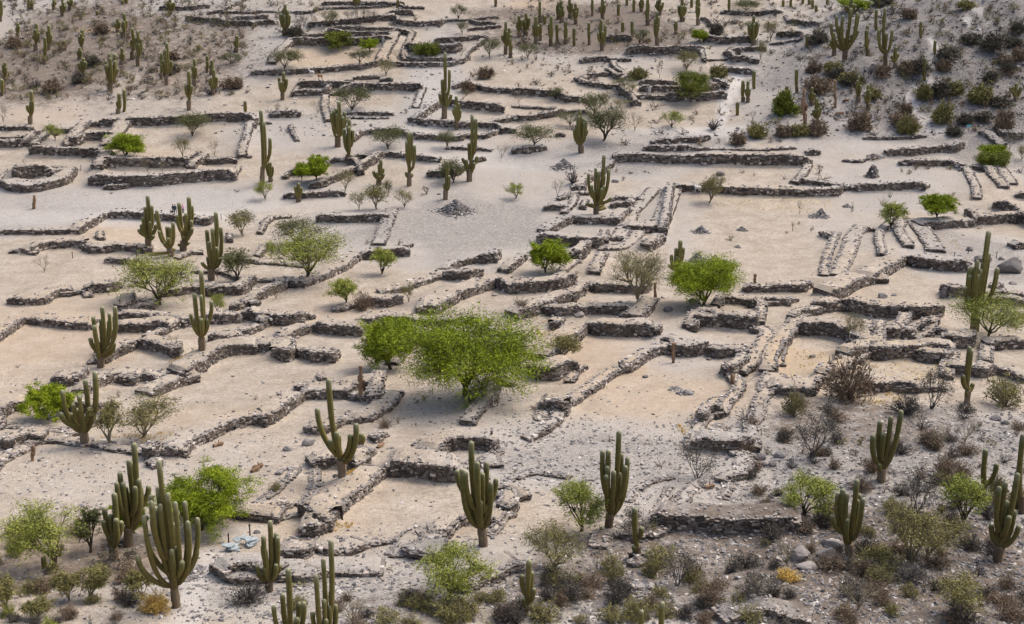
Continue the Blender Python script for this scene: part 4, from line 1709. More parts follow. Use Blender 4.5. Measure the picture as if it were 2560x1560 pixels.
def wall_stones(w, rg):
    """Centres, sizes, headings of the stones on the faces, ends and top of a wall."""
    Q, s, nor, tan, zb, zt = w['Q'], w['s'], w['nor'], w['tan'], w['zb'], w['zt']
    near = w['t'] < 100
    L = s[-1]
    ch = .17 if w['t'] < 80 else (.165 if near else (.185 if w['t'] < 150 else (.23 if w['t'] < 215 else .29)))
    C, S, A, Tl, R_, Kc = [], [], [], [], [], []
    i_s = lambda a, q: np.interp(q, s, a)
    sides = [(0.0, -1)] if w['side'] == 'b' else [(-w['w'] / 2, -1), (w['w'] / 2, 1)]
    if w['side'] == 'b': sides.append((w['w'], 1))
    for off, sg in sides:
        back = w['side'] == 'b' and sg == 1
        Hm = float(np.max(zt - zb)) + .1
        rows = int(np.ceil(Hm / ch)) + 1
        if back: rows = 1
        for r in range(rows):
            q = []; p = rg.uniform(-.2, .1)
            while p < L + .1:
                ln = ch * rg.uniform(.9, 2.6) * (1.35 if (r < 2 and rg.random() < .25) else 1); q.append((p + ln / 2, ln)); p += ln * .99
            q = np.array(q); sp = np.clip(q[:, 0], 0, L)
            top = i_s(zt, sp)
            zc = top - .05 - (r + .5) * ch + (rg.random(len(q)) - .5) * ch * .5
            keep = zc > i_s(zb, sp) - ch * .5
            if r == 0: keep &= rg.random(len(q)) < .9
            if back: keep &= rg.random(len(q)) < (.06 if w['w'] >= 1.4 else .6)
            q, sp, zc, top = q[keep], sp[keep], zc[keep], top[keep]
            if not len(q): continue
            bat = (top - zc) * .05
            o = off + sg * (bat - .06) + rg.normal(0, .025, len(q))
            x = i_s(Q[:, 0], sp) + i_s(nor[:, 0], sp) * o; y = i_s(Q[:, 1], sp) + i_s(nor[:, 1], sp) * o
            C.append(np.stack([x, y, zc], 1))
            S.append(np.stack([q[:, 1] * rg.uniform(.86, 1.0, len(q)), rg.uniform(.22, .36, len(q)), ch * rg.uniform(.62, 1.4, len(q))], 1))
            A.append(np.arctan2(i_s(tan[:, 1], sp), i_s(tan[:, 0], sp)) + rg.normal(0, .07, len(q)))
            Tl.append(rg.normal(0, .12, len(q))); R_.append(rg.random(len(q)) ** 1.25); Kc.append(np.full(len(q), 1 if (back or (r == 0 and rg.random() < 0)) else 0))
    # coping stones along both lips, and loose ones in the fill
    dens = 4.2 if near else (2.6 if w['t'] < 150 else 1.5)
    n = int(L * dens * 1.6)
    if n:
        d0, d1 = (0.05, w['w'] - .05) if w['side'] == 'b' else (-w['w'] / 2 + .08, w['w'] / 2 - .08)
        sp = rg.random(n) * L; u = rg.random(n)
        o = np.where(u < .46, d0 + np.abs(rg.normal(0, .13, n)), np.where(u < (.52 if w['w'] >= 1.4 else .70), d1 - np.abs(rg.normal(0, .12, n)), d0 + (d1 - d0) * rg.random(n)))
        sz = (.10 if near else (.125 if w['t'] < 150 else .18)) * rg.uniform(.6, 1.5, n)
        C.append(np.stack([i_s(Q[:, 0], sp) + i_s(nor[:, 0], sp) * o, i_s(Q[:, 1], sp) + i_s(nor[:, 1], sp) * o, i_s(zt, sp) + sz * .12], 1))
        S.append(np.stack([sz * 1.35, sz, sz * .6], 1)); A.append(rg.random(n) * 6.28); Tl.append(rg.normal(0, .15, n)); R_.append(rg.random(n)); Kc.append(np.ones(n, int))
    # the two ends
    for e, sg in ((0, -1), (-1, 1)):
        Hm = zt[e] - zb[e]; wd = w['w']
        nr = max(1, int(Hm / ch))
        for r in range(nr):
            m = max(1, int(wd / (ch * 1.7)))
            o = (np.arange(m) + .5) / m * wd + (0 if w['side'] == 'b' else -wd / 2)
            P = Q[e] + tan[e] * sg * .02
            C.append(np.stack([P[0] + nor[e, 0] * o, P[1] + nor[e, 1] * o, np.full(m, zt[e] - (r + .5) * ch)], 1))
            S.append(np.stack([np.full(m, wd / m * .95), rg.uniform(.2, .3, m), ch * rg.uniform(.8, 1.1, m)], 1))
            A.append(np.full(m, math.atan2(nor[e, 1], nor[e, 0]))); Tl.append(np.zeros(m)); R_.append(rg.random(m) ** 1.25); Kc.append(np.zeros(m, int))
    return [np.concatenate(a) for a in (C, S, A, Tl, R_, Kc)]

THINGS = []          # (object, kind phrase, features, u, v) to be labelled at the end
def uv_of(x, y, z):
    rx, ry, rz = x, y, z - CAM_H
    zc = ry * math.cos(PITCH) - rz * math.sin(PITCH); yc = ry * math.sin(PITCH) + rz * math.cos(PITCH)
    return 1280 + F * rx / zc, 780 - F * yc / zc

walls = sorted(walls, key=lambda w: -w['px'])
n_obj = n_st = 0
merged_core, merged_st = Geo(), Geo()
part_budget = 5200
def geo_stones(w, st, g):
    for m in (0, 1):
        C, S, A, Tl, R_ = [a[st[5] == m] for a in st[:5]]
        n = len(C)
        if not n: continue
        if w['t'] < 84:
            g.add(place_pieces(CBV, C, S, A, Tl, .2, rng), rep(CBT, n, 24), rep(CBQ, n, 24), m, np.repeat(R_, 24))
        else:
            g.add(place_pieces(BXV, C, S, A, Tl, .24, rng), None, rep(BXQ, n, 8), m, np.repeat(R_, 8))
for wi, w in enumerate(walls):
    w['i'] = wi
    w['zb'], w['zt'] = wall_profile(w)
    st = wall_stones(w, rng)
    c = w['Q'][len(w['Q']) // 2]; cz = float(height(*c))
    if wi < 292:
        root = bpy.data.objects.new("stone_wall", None); COL.objects.link(root)
        root.location = (float(c[0]), float(c[1]), cz)
        off = np.array([c[0], c[1], cz])
        g = Geo(); wall_core(w, g); g.V = [v - off for v in g.V]
        g.soil = off
        link("earth_core", g.mesh("earth_core", [M['shaded_mud'], M['soil']]), root)
        C = st[0]; n = len(C)
        o2 = slice(0, 0)
        parts = 0
        if w['t'] < 93 and part_budget > 0:
            # the stones nearest the lens are separate pieces, largest first
            big = np.argsort(-(st[1][:, 0] * st[1][:, 2]))[:min(290, part_budget)]
            big = big[(st[1][big, 0] > .17)]
            part_budget -= len(big)
            for k in big:
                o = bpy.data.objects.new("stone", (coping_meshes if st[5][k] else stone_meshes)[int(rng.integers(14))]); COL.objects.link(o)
                o.parent = root
                o.location = st[0][k] - off; o.rotation_euler = (0, -float(st[3][k]), float(st[2][k])); o.scale = st[1][k]
            rest = np.setdiff1d(np.arange(n), big)
            parts = len(big)
        else: rest = np.arange(n)
        if len(rest):
            g = Geo(); geo_stones(w, [a[rest] for a in st], g); g.V = [v - off for v in g.V]
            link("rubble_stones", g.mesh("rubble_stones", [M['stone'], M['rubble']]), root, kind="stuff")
        n_obj += 1; n_st += n
        Q = w['Q']; d = Q[-1] - Q[0]; chord = np.linalg.norm(d)
        bend = w['len'] / (chord + .01)
        shape = "ring-shaped" if bend > 2.0 else ("curved" if bend > 1.18 else ("angled" if bend > 1.05 else "straight"))
        run = "receding" if abs(d[1]) > 1.1 * abs(d[0]) else ("slanting" if abs(d[1]) > .35 * abs(d[0]) else "crosswise")
        size = "long" if w['len'] > 14 else ("short" if w['len'] < 5 else "medium")
        hh = "low" if w['H'] < .7 else ("high" if w['H'] > 1.5 else "waist-high")
        u, v = uv_of(c[0], c[1], cz + w['H'] / 2)
        THINGS.append((root, "wall", f"{size} {hh} {shape} {run} stone wall", u, v))
        root["category"] = "wall"; root["kind"] = "thing"; root["group"] = "dry stone walls of the ruined settlement"
    else:
        wall_core(w, merged_core); geo_stones(w, st, merged_st)
if merged_core.n:
    root = bpy.data.objects.new("stone_wall_remnants", None); COL.objects.link(root)
    merged_core.soil = np.zeros(3)
    root["label"] = "small remnants of low rubble wall scattered among the larger walls"; root["category"] = "wall remnants"; root["kind"] = "stuff"
    link("earth_core", merged_core.mesh("earth_core", [M['shaded_mud'], M['soil']]), root, kind="stuff")
    link("rubble_stones", merged_st.mesh("rubble_stones", [M['stone'], M['rubble']]), root, kind="stuff")
print("walls", n_obj, "stones", n_st, "stone parts", 5200 - part_budget)

# ------------------------------------------------------------------ loose gravel and scree
def scatter_gravel(n, urange, vrange, szr, key, seed, base=.05):
    rg = np.random.default_rng(seed)
    u = rg.uniform(*urange, n); v = rg.uniform(*vrange, n)
    x, y, z, t = ground_at(u, v)
    g = patch('grey', x, y)
    pr = base + g * .8 * (0.4 + fbm(x / 2.5, y / 2.5, 91, 3) * 2.2 + .4)
    k = (rg.random(n) < pr) & (t < 600)
    x, y, z, g = x[k], y[k], z[k], g[k]; m = len(x)
    sz = szr[0] + (szr[1] - szr[0]) * rg.random(m) ** 3.2
    S = np.stack([sz * rg.uniform(.8, 1.5, m), sz, sz * rg.uniform(.4, .8, m)], 1)
    ge = Geo()
    ge.add(place_pieces(OCV, np.stack([x, y, z + sz * .08], 1), S, rg.random(m) * 6.28, rg.normal(0, .2, m), .35, rg), rep(OCT, m, 6), None, 0, np.repeat(rg.random(m), 6))
    link("loose_stones", ge.mesh("loose_stones", [M['gravel']]), kind="stuff", label=key, category="gravel")
    return m
print("gravel", scatter_gravel(95000, (-60, 2620), (930, 1600), (.06, .42), "grey scree and broken stones strewn over the near slope", 3),
      scatter_gravel(42000, (0, 2600), (330, 1150), (.05, .26), "pale gravel and small stones lying among the walls", 4),
      scatter_gravel(16000, (-20, 2600), (-20, 340), (.22, 1.0), "blue-grey scree on the far hillside", 5))

# ------------------------------------------------------------------ sticks and tubes
def sticks(g, P0, P1, r0, r1, k=3, m=0, r=0.0):
    P0 = np.asarray(P0, float); P1 = np.asarray(P1, float); n = len(P0)
    d = P1 - P0; L = np.linalg.norm(d, axis=1)[:, None] + 1e-9; d = d / L
    a = np.where(np.abs(d[:, 2:3]) < .9, [[0, 0, 1.0]], [[1.0, 0, 0]])
    e1 = np.cross(d, a); e1 /= np.linalg.norm(e1, axis=1)[:, None]; e2 = np.cross(d, e1)
    ang = np.arange(k) * 2 * math.pi / k
    ring = e1[:, None] * np.cos(ang)[None, :, None] + e2[:, None] * np.sin(ang)[None, :, None]
    r0 = np.broadcast_to(r0, (n,))[:, None, None]; r1 = np.broadcast_to(r1, (n,))[:, None, None]
    V = np.concatenate([P0[:, None] + ring * r0, P1[:, None] + ring * r1], 1).reshape(-1, 3)
    i = np.arange(k); q = np.stack([i, (i + 1) % k, k + (i + 1) % k, k + i], 1)
    rr = np.repeat(np.broadcast_to(r, (n,)), 2 * k)
    g.add(V, None, rep(q, n, 2 * k), m, rr)

def tube(g, P, rad, k=8, m=0, cap=True, r=0.0):
    P = np.asarray(P, float); n = len(P); rad = np.broadcast_to(rad, (n,))
    d = np.gradient(P, axis=0); d /= np.linalg.norm(d, axis=1)[:, None] + 1e-9
    e1 = np.cross(d, [0.03, 1, 0.02]); e1 /= np.linalg.norm(e1, axis=1)[:, None] + 1e-9; e2 = np.cross(d, e1)
    a = np.arange(k) * 2 * math.pi / k
    V = (P[:, None] + (e1[:, None] * np.cos(a)[None, :, None] + e2[:, None] * np.sin(a)[None, :, None]) * rad[:, None, None]).reshape(-1, 3)
    i = np.arange(k); q = np.stack([i, (i + 1) % k, k + (i + 1) % k, k + i], 1)
    q = (q[None] + (np.arange(n - 1) * k)[:, None, None]).reshape(-1, 4)
    t = None
    if cap:
        V = np.concatenate([V, P[-1:] + d[-1:] * rad[-1] * .3]); j = n * k
        t = np.stack([(n - 1) * k + i, (n - 1) * k + (i + 1) % k, np.full(k, j)], 1)
    g.add(V, t, q, m, r)

# ------------------------------------------------------------------ cacti
def stem_mesh(name, P, rad, ribs, rings, mats_, dead_=False, seed=0, woody=False):
    """A fluted column along the curve P with a rounded tip."""
    rg = np.random.default_rng(seed)
    P = np.asarray(P, float)
    seg = np.linalg.norm(np.diff(P, axis=0), axis=1); s = np.concatenate([[0], np.cumsum(seg)]); L = s[-1]
    body = np.linspace(0, max(L - rad, L * .6), rings)
    capn = 4
    ca = np.linspace(0, math.pi / 2 * .93, capn + 1)[1:]
    q = np.concatenate([body, body[-1] + np.sin(ca) * (L - body[-1])])
    rr = np.concatenate([np.ones(rings), np.cos(ca)]) * rad
    if woody or dead_: rr = rad * np.ones(len(q)) * (1 + (rg.random(len(q)) - .5) * (.5 if dead_ else .16)); rr[-1] *= .7 if woody else .4
    else:
        rr *= 1 + .07 * np.sin(q / L * 9 + seed) * (q < L * .8)
        rr[0] *= .8; 
        if rings > 4: rr[1] *= .93
    C = np.stack([np.interp(q, s, P[:, k]) for k in range(3)], 1)
    d = np.gradient(C, axis=0); d /= np.linalg.norm(d, axis=1)[:, None] + 1e-9
    e1 = np.cross(d, [0.02, 1.0, 0.01]); e1 /= np.linalg.norm(e1, axis=1)[:, None]; e2 = np.cross(d, e1)
    K = ribs * 2
    a = np.arange(K) * 2 * math.pi / K
    fl = np.where(np.arange(K) % 2 == 0, 1.0, .74 if ribs > 7 else .84)
    if dead_: fl = fl * (1 + (rg.random(K) - .5) * .4)
    n = len(q)
    V = (C[:, None] + (e1[:, None] * np.cos(a)[None, :, None] + e2[:, None] * np.sin(a)[None, :, None]) * (rr[:, None] * fl[None])[..., None]).reshape(-1, 3)
    i = np.arange(K); qd = np.stack([i, (i + 1) % K, K + (i + 1) % K, K + i], 1)
    qd = (qd[None] + (np.arange(n - 1) * K)[:, None, None]).reshape(-1, 4)
    V = np.concatenate([V, C[-1:] + d[-1:] * rad * .03]); t = np.stack([(n - 1) * K + i, (n - 1) * K + (i + 1) % K, np.full(K, n * K)], 1)
    tip = np.concatenate([np.repeat(q / L, K), [1]])
    rid = np.concatenate([np.tile((np.arange(K) % 2 == 0) * 1.0, n), [1]])
    return make_mesh(name, V, [t, qd], mats_, None, {'tip': tip, 'ridge': rid, 'rnd': np.zeros(len(V))}, ribs > 7)

def bez(P0, P1, P2, P3, n=14):
    t = np.linspace(0, 1, n)[:, None]
    return (1 - t)**3 * P0 + 3 * (1 - t)**2 * t * P1 + 3 * (1 - t) * t * t * P2 + t**3 * P3

NUMW = ['no', 'single', 'two', 'three', 'four', 'five', 'six', 'seven', 'eight', 'nine', 'ten', 'eleven', 'twelve']
def build_cactus(c, idx, is_dead=False):
    rg = np.random.default_rng(900 + idx)
    u, v = c['uv']
    x, y, z, t = (float(q[0]) for q in ground_at(u, v))
    sc = t / F
    near = t < 125
    ribs, rings = (12, 16) if t < 90 else ((9, 10) if near else (5, 6))
    if v > 1200: ribs = 13
    wpx = (np.interp(v, [0, 500, 1200], [29, 38, 52]) if not (u > 2400 and 600 < v < 900) else 50) / K_T / 2
    rad = max(.13, float(wpx * sc)) * float(rg.uniform(.92, 1.06))
    tops = []
    for a, b in c['tops']:
        h_ = max(.35, (v - b) * sc / .93)
        tops.append(((a - 1280) / F * (t - h_ * math.sin(PITCH)) - x, h_))
    H = max(h for _, h in tops)
    if is_dead: rad *= .75
    root = bpy.data.objects.new("dead_cactus" if is_dead else "cardon_cactus", None); COL.objects.link(root)
    root.location = (x, y, z - .05)
    main = int(np.argmax([h - .35 * abs(d) for d, h in tops]))
    skin = [M['deadwood']] if is_dead else [M['cactus']]
    md, mh = tops[main]
    single = len(tops) == 1
    ht = (.0 if single else (.17 if len(tops) > 6 else .22) * H) if not is_dead else .35 * H
    if 'K' == c.get('t') : pass
    spread = max(.3, max(abs(d) for d, _ in tops))
    # trunk: the woody foot
    if ht > 0:
        lean = float(np.mean([d for d, _ in tops])) * .25
        P = bez(np.array([0, 0, -.15]), np.array([0, 0, ht * .4]), np.array([lean * .6, 0, ht * .7]), np.array([lean, 0, ht * 1.12]), 6)
        me = stem_mesh("trunk", P, rad * (1.0 if len(tops) < 3 else (1.3 if len(tops) < 7 else 1.65)), max(5, ribs - 4), 5 if not near else 8, [M['deadwood'] if is_dead else M['cork']], is_dead, idx * 31 + 7, True)
        link("trunk", me, root)
    else: lean = 0
    for k, (d, h) in enumerate(tops):
        dy = float(rg.uniform(-.55, .55)) * spread * (1 if k != main else .1)
        r = rad * (1.0 if k == main else float(rg.uniform(.84, 1.0)))
        if k == main:
            b0 = np.array([lean, 0, ht * .9 if ht > 0 else -.15]); e = np.array([d, dy, h])
            bow = (d - lean)
            P = bez(b0, b0 + [bow * .6, 0, (h - ht) * .15], b0 + [bow * 1.0, 0, (h - ht) * .45], e)
            nm = "stem"
        else:
            zi = ht * (0.85 + .5 * float(rg.random()))
            if h < zi + .12 * H: zi = max(ht * .7, h * .55)
            if h > .55 * H and rg.random() < .35: zi += .12 * H
            zi = min(zi, h * .72)
            b0 = np.array([lean * (1 if zi > ht else zi / max(ht, .1)), 0, zi]); e = np.array([d, dy, h])
            dd = e[:2] - b0[:2]; D = float(np.hypot(*dd)); rise = h - zi
            P = bez(b0, np.array([*(b0[:2] + dd * .62), zi + min(.16 * D + .05, .25 * rise)]), np.array([*(b0[:2] + dd * 1.04), zi + min(1.05 * D + .1, .6 * rise)]), e)
            nm = "arm"
        me = stem_mesh(nm, P, r, ribs, rings if k == main else max(5, int(rings * .8)), skin, is_dead, idx * 31 + k)
        link(nm, me, root)
    n = len(tops)
    size = "tall" if H > 6.5 else ("small" if H < 3.5 else "medium")
    arms = "unbranched" if n == 1 else (f"{NUMW[min(n, 12)]}-stemmed" if n < 8 else "many-armed")
    dirn = ""
    if n > 1 and not is_dead:
        m = np.mean([d for d, _ in tops])
        dirn = "spreading " if spread > .28 * H else "narrow "
    name = f"{size} {arms} dead brown cactus skeleton" if is_dead else f"{size} {dirn}{arms} green cactus"
    root["category"] = "cactus"
    root["group"] = "dead cactus trunks among the ruins" if is_dead else "columnar cacti growing among the ruins"
    THINGS.append((root, "cactus", name, u, v - H / sc * .46))
for i, c in enumerate(cacti): build_cactus(c, i)
for i, c in enumerate(dead): build_cactus(c, 500 + i, True)
print("cacti", len(cacti), len(dead))

# ------------------------------------------------------------------ trees
KIND = {  # leaf material, bark, leaf count per clump, leaf size, clump spread, trunk share of height, words
 'g': ('leaf_bright', 'bark', 95, .105, .30, .20, "bright green"),
 'G': ('leaf_deep', 'bark', 85, .105, .32, .12, "deep green bushy"),
 'l': ('leaf_light', 'bark', 36, .095, .36, .14, "light green airy"),
 'o': ('leaf_olive', 'bark', 24, .10, .42, .14, "dull olive"),
 'y': ('leaf_yellow', 'bark_pale', 16, .10, .42, .14, "sparse yellow-green"),
 'b': ('leaf_dark', 'bark_pale', 0, .10, .4, .12, "leafless pale"),
 'd': ('leaf_dark', 'twig_grey', 6, .10, .42, .05, "dark grey twiggy"),
}
def leaf_cloud(g, C, n, sig, size, rg, m=0, droop=.15):
    C = np.repeat(C, n, axis=0); N_ = len(C)
    P = C + rg.normal(0, 1, (N_, 3)) * sig * [1, 1, .62]
    a = rg.random(N_) * 6.283; el = rg.normal(.05, .6, N_)
    d = np.stack([np.cos(a) * np.cos(el), np.sin(a) * np.cos(el), np.sin(el) - droop], 1)
    rad_ = C[:, :2] / (np.linalg.norm(C[:, :2], axis=1)[:, None] + .3)
    d[:, :2] += rad_ * .7; d /= np.linalg.norm(d, axis=1)[:, None] + 1e-9
    s = size * rg.uniform(.6, 1.4, N_)[:, None]
    e = rg.normal(0, 1, (N_, 3)); e = np.cross(d, e); e /= np.linalg.norm(e, axis=1)[:, None] + 1e-9
    V = np.stack([P - e * s * .24, P + e * s * .24, P + d * s * 1.9], 1).reshape(-1, 3)
    r = np.repeat(np.repeat(rg.random(len(C) // n if n else 0), n) * .75 + rg.random(N_) * .24, 3)
    g.add(V, np.arange(N_ * 3).reshape(-1, 3), None, m, r)

def tree_geo(kind, H, W, seed, n_sub=22, n_att=9, leafmul=1.0, leafsz=1.0, nmain=5):
    rg = np.random.default_rng(seed)
    lm, bm, ln, ls, sig, tf, _ = KIND[kind]
    Rr = W / 2
    zb = (tf * H + .1 * H) if kind not in 'gG' else (.13 if W > 11 or kind == 'G' else .25) * H
    # clump centres through an uneven dome
    th = rg.random(n_sub) * 6.283; rr = np.sqrt(rg.uniform(.04, 1, n_sub))
    lob = 1 + .11 * np.sin(3 * th + seed) + .08 * np.sin(5 * th + seed * 2.3)
    rad = rr * Rr * .80 * lob
    top = H * (1 - (.42 if kind not in 'gG' else .40) * (rad / (Rr * 1.1)) ** 2.8) - .10 * H
    bot = zb + (.10 if kind in 'gG' else .26) * (H - zb) * (1 - .3 * (rad / Rr))
    f = rg.random(n_sub) ** (.55 if kind not in 'gG' else .8)
    z = bot + (top - bot) * f
    S = np.stack([np.cos(th) * rad, np.sin(th) * rad, z], 1)
    fork = np.array([rg.normal(0, .03) * W, rg.normal(0, .02) * W, tf * H * rg.uniform(.35, .8)])
    tr = Geo()
    tr_r = max(.05, .032 * H * (1 if kind not in 'bd' else .6))
    if tf > .06: tube(tr, [(0, 0, -.2), fork * [.4, .4, .5], fork], [tr_r * 1.25, tr_r, tr_r * .85], 7, cap=False)
    # main limbs towards sectors
    ang0 = rg.random() * 6.28; grp = ((np.arctan2(S[:, 1], S[:, 0]) + ang0) % 6.283 / 6.283 * nmain).astype(int)
    A = []
    for k in range(nmain):
        m = S[grp == k]
        if not len(m): continue
        c = m.mean(0); start = fork + rg.normal(0, .02, 3) * W * .3 if tf > .06 else np.array([rg.normal(0, .03) * W, rg.normal(0, .03) * W, -.1])
        e = start + (c - start) * .55; e[2] = start[2] + (c[2] - start[2]) * .5
        midp = start + (e - start) * .5 + [0, 0, .04 * H]
        tube(tr, [start, midp + rg.normal(0, .015, 3) * W, e], [tr_r * .72, tr_r * .52, tr_r * .4], 5, cap=False)
        for s_ in m:
            md = e + (s_ - e) * .5 + rg.normal(0, .035, 3) * W * [1, 1, .5]
            sticks(tr, [e, md], [md, s_], [tr_r * .34, tr_r * .22], [tr_r * .22, tr_r * .12], 4)
            att = s_ + rg.normal(0, 1, (n_att, 3)) * [W * .085, W * .085, H * .075]
            att[:, 2] = np.clip(att[:, 2], .06 * H, H)
            b = md + (s_ - md) * rg.random((n_att, 1))
            m2 = b + (att - b) * .5 + rg.normal(0, .012, (n_att, 3)) * W
            sticks(tr, b, m2, tr_r * .11, tr_r * .08, 3); sticks(tr, m2, att, tr_r * .08, tr_r * .035, 3)
            for _ in range(1 if kind in 'gGlo' else 2):
                tw = att + rg.normal(0, 1, att.shape) * [W * .035, W * .035, H * .04] + [0, 0, .02 * H]
                sticks(tr, m2, tw, tr_r * .05, tr_r * .02, 3)
            A.append(att)
    A = np.concatenate(A)
    le = Geo()
    if ln: leaf_cloud(le, A, max(1, int(ln * leafmul)), sig * W / 7.5, ls * leafsz, rg)
    return tr, le, M[bm], M[lm]

PROTO = {}
for kind in KIND:
    for k in range(4):
        tr, le, bm, lm = tree_geo(kind, 4.0, 5.4, 60 + k * 17 + ord(kind), 24 if kind in 'gG' else 20, 9, .62, 1.45 if kind in 'gG' else 1.35)
        PROTO[kind, k] = (tr.mesh("trunk", [bm]), le.mesh("crown", [lm]) if le.n else None)

tree_list = sorted(trees, key=lambda d: -d['w'] * d['h'])
for i, d in enumerate(tree_list):
    u, v = d['uv']
    x, y, z, t = (float(q[0]) for q in ground_at(u, v))
    W, H = d['w'] * t / F, d['h'] * t / F / .95
    kind = d['kind']
    leafless = kind == 'b'
    shrubby = H < 2.2 or kind == 'd'
    nm = {'b': 'leafless_tree', 'd': 'thorn_bush'}.get(kind, 'acacia_tree')
    root = bpy.data.objects.new(nm, None); COL.objects.link(root)
    root.location = (x, y, z - .03)
    offx = d['off'] * t / F
    if i < 26 or d['w'] > 62:
        ls = 1.0 if t < 95 else (1.35 if t < 150 else 1.8)
        dens = (W * H) / 30.0
        ns = int(np.clip(18 + dens * 14, 18, 56)); na = 9 if kind in 'gG' else 10
        lmul = .66 * (1.25 if t < 95 else 1.0) * (.62 if t > 150 else 1) * (1.45 if d['big'] else (1.25 if kind == 'g' else 1))
        tr, le, bm, lm = tree_geo(kind, H, W, 300 + i * 7, ns, na, lmul, ls, 6)
        for g in (tr, le):
            g.V = [V_ + np.stack([offx * np.clip(V_[:, 2] / H, 0, 1), 0 * V_[:, 0], 0 * V_[:, 0]], 1) for V_ in g.V]
        link("trunk", tr.mesh("trunk", [bm]), root)
        if le.n: link("crown", le.mesh("crown", [lm]), root)
    else:
        a, b = PROTO[kind, i % 4]
        root.scale = (W / 5.4, W / 5.4, H / 4.0); root.rotation_euler = (0, 0, random.uniform(0, 6.28))
        link("trunk", a, root)
        if b is not None: link("crown", b, root)
    size = "large" if W > 7.5 else ("small" if W < 3.5 else "mid-sized")
    root["category"] = "bush" if kind == 'd' else "tree"
    root["group"] = {"bush": "dark thorn bushes among the stones"}.get(root["category"], "trees growing among the walls")
    noun = {'b': 'tree with bare forking branches', 'd': 'thorn bush', 'G': 'tree', 'g': 'tree with feathery crown', 'l': 'tree', 'o': 'tree with thin crown', 'y': 'tree'}[kind]
    noun = noun.replace("tree with bare forking branches", "bare forking tree")
    THINGS.append((root, "tree", f"{size} {KIND[kind][6]} {noun}", u + d['off'], v - d['h'] * .5))
print("trees", len(trees))

# ------------------------------------------------------------------ shrubs
SK = {'d': ('twig_grey', 'leaf_dark', 85, 2, "dark grey twiggy"), 'r': ('twig_tan', 'twig_tan', 80, 3, "tan dry"), 'y': ('bark_pale', 'leaf_yellow', 60, 7, "yellow-green"),
      'b': ('twig_grey', None, 40, 0, "bare thin-twigged"), 'l': ('bark_pale', 'leaf_light', 55, 12, "light green"), 'g': ('bark', 'leaf_deep', 55, 14, "dark green leafy"),
      'h': ('straw_blade', 'straw_blade', 150, 3, "golden straw-like")}
def shrub_geo(kind, seed, ns=None, far=False):
    rg = np.random.default_rng(seed)
    bm, lm, n, ln, _ = SK[kind]; n = ns or n; tk = 2.2 if far else 1.15
    if far: ln = max(ln, 3) if ns else ln + 3
    g = Geo()
    a = rg.random(n) * 6.283; el = np.arccos(rg.uniform(.12, 1, n))
    L = rg.uniform(.6, 1.0, n) * (1 + .2 * np.sin(3 * a + seed))
    E_ = np.stack([np.cos(a) * np.sin(el), np.sin(a) * np.sin(el), np.cos(el)], 1) * L[:, None]
    E_[:, 2] = np.abs(E_[:, 2]) * .95 + .05
    B = rg.normal(0, .07, (n, 3)); B[:, 2] = -.05
    Mi = B + (E_ - B) * .5 + rg.normal(0, .05, (n, 3)); Mi[:, 2] += .06
    sticks(g, B, Mi, .018 * tk, .012 * tk, 3, 0, rg.random(n)); sticks(g, Mi, E_, .012 * tk, .006 * tk, 3, 0, rg.random(n))
    tips = [E_]
    for k in range(4 if not ns else 2):
        s0 = Mi + (E_ - Mi) * rg.random((n, 1)); e0 = s0 + rg.normal(0, .13, (n, 3)) + (E_ - Mi) * .25; e0[:, 2] = np.abs(e0[:, 2])
        sticks(g, s0, e0, .0085 * tk, .0035 * tk, 3, 0, rg.random(n)); tips.append(e0)
    if lm and ln:
        T = np.concatenate(tips); T = T[rg.random(len(T)) < .6]
        leaf_cloud(g, T, ln, .07 if not far else .10, .085 if not far else .16, rg, 1, 0)
    return g, [M[bm], M[lm or bm]]
SP = {}
for k in SK:
    for j in range(4):
        for far in (False, True):
            g, ms = shrub_geo(k, 40 + j + ord(k) * 3, None, far); SP[k, j, far] = g.mesh("shrub", ms)
LOWP = {k: [shrub_geo(k, 90 + j + ord(k), 9, True)[0] for j in range(3)] for k in 'dryb'}

# shrubs of the rough ground that were not traced one by one
zones = [((-20, 620, -15, 250), 660, 'ddrrryyb'), ((560, 800, -10, 110), 60, 'ddry'), ((1270, 1900, -15, 125), 200, 'dddryb'), ((1900, 2580, -20, 300), 430, 'ddrrryy'),
         ((1280, 1500, 90, 240), 22, 'rrd'), ((1860, 2580, 1010, 1570), 150, 'dddrrryb'), ((1280, 1900, 1430, 1580), 45, 'dyyr'), ((-20, 330, 1330, 1590), 34, 'yldr'),
         ((700, 1300, 1500, 1590), 26, 'yyrd'), ((640, 1280, 150, 330), 14, 'rb'), ((1300, 1900, 130, 340), 22, 'rdb'), ((1930, 2560, 380, 700), 14, 'rb'), ((0, 1900, 380, 1300), 26, 'rrb')]
rz = random.Random(5)
extra = []
for (u0, u1, v0, v1), n, ks in zones:
    for _ in range(n):
        u, v = rz.uniform(u0, u1), rz.uniform(v0, v1)
        if u1 == 2580 and v1 == 300 and v > 300 - (u - 1900) * .05: continue
        if u0 == 1900 and v < 300 and u < 2060 - v * .3 and v > 120: continue
        s = rz.uniform(6, 15) * (1 + v / 800) * (1.35 if rz.random() < .25 else 1) * (.5 if ks in ('rb', 'rrb', 'rrd') else 1)
        extra.append(dict(kind=rz.choice(ks), uv=(u, v), w=s * rz.uniform(1.1, 1.9), h=s, off=0, big=False))
allsh = sorted(shrubs + extra, key=lambda d: -d['w'] * d['h'])
Aall = np.array([d['uv'] for d in allsh]); gx, gy, gz, gt = ground_at(Aall[:, 0], Aall[:, 1])
rest = Geo()
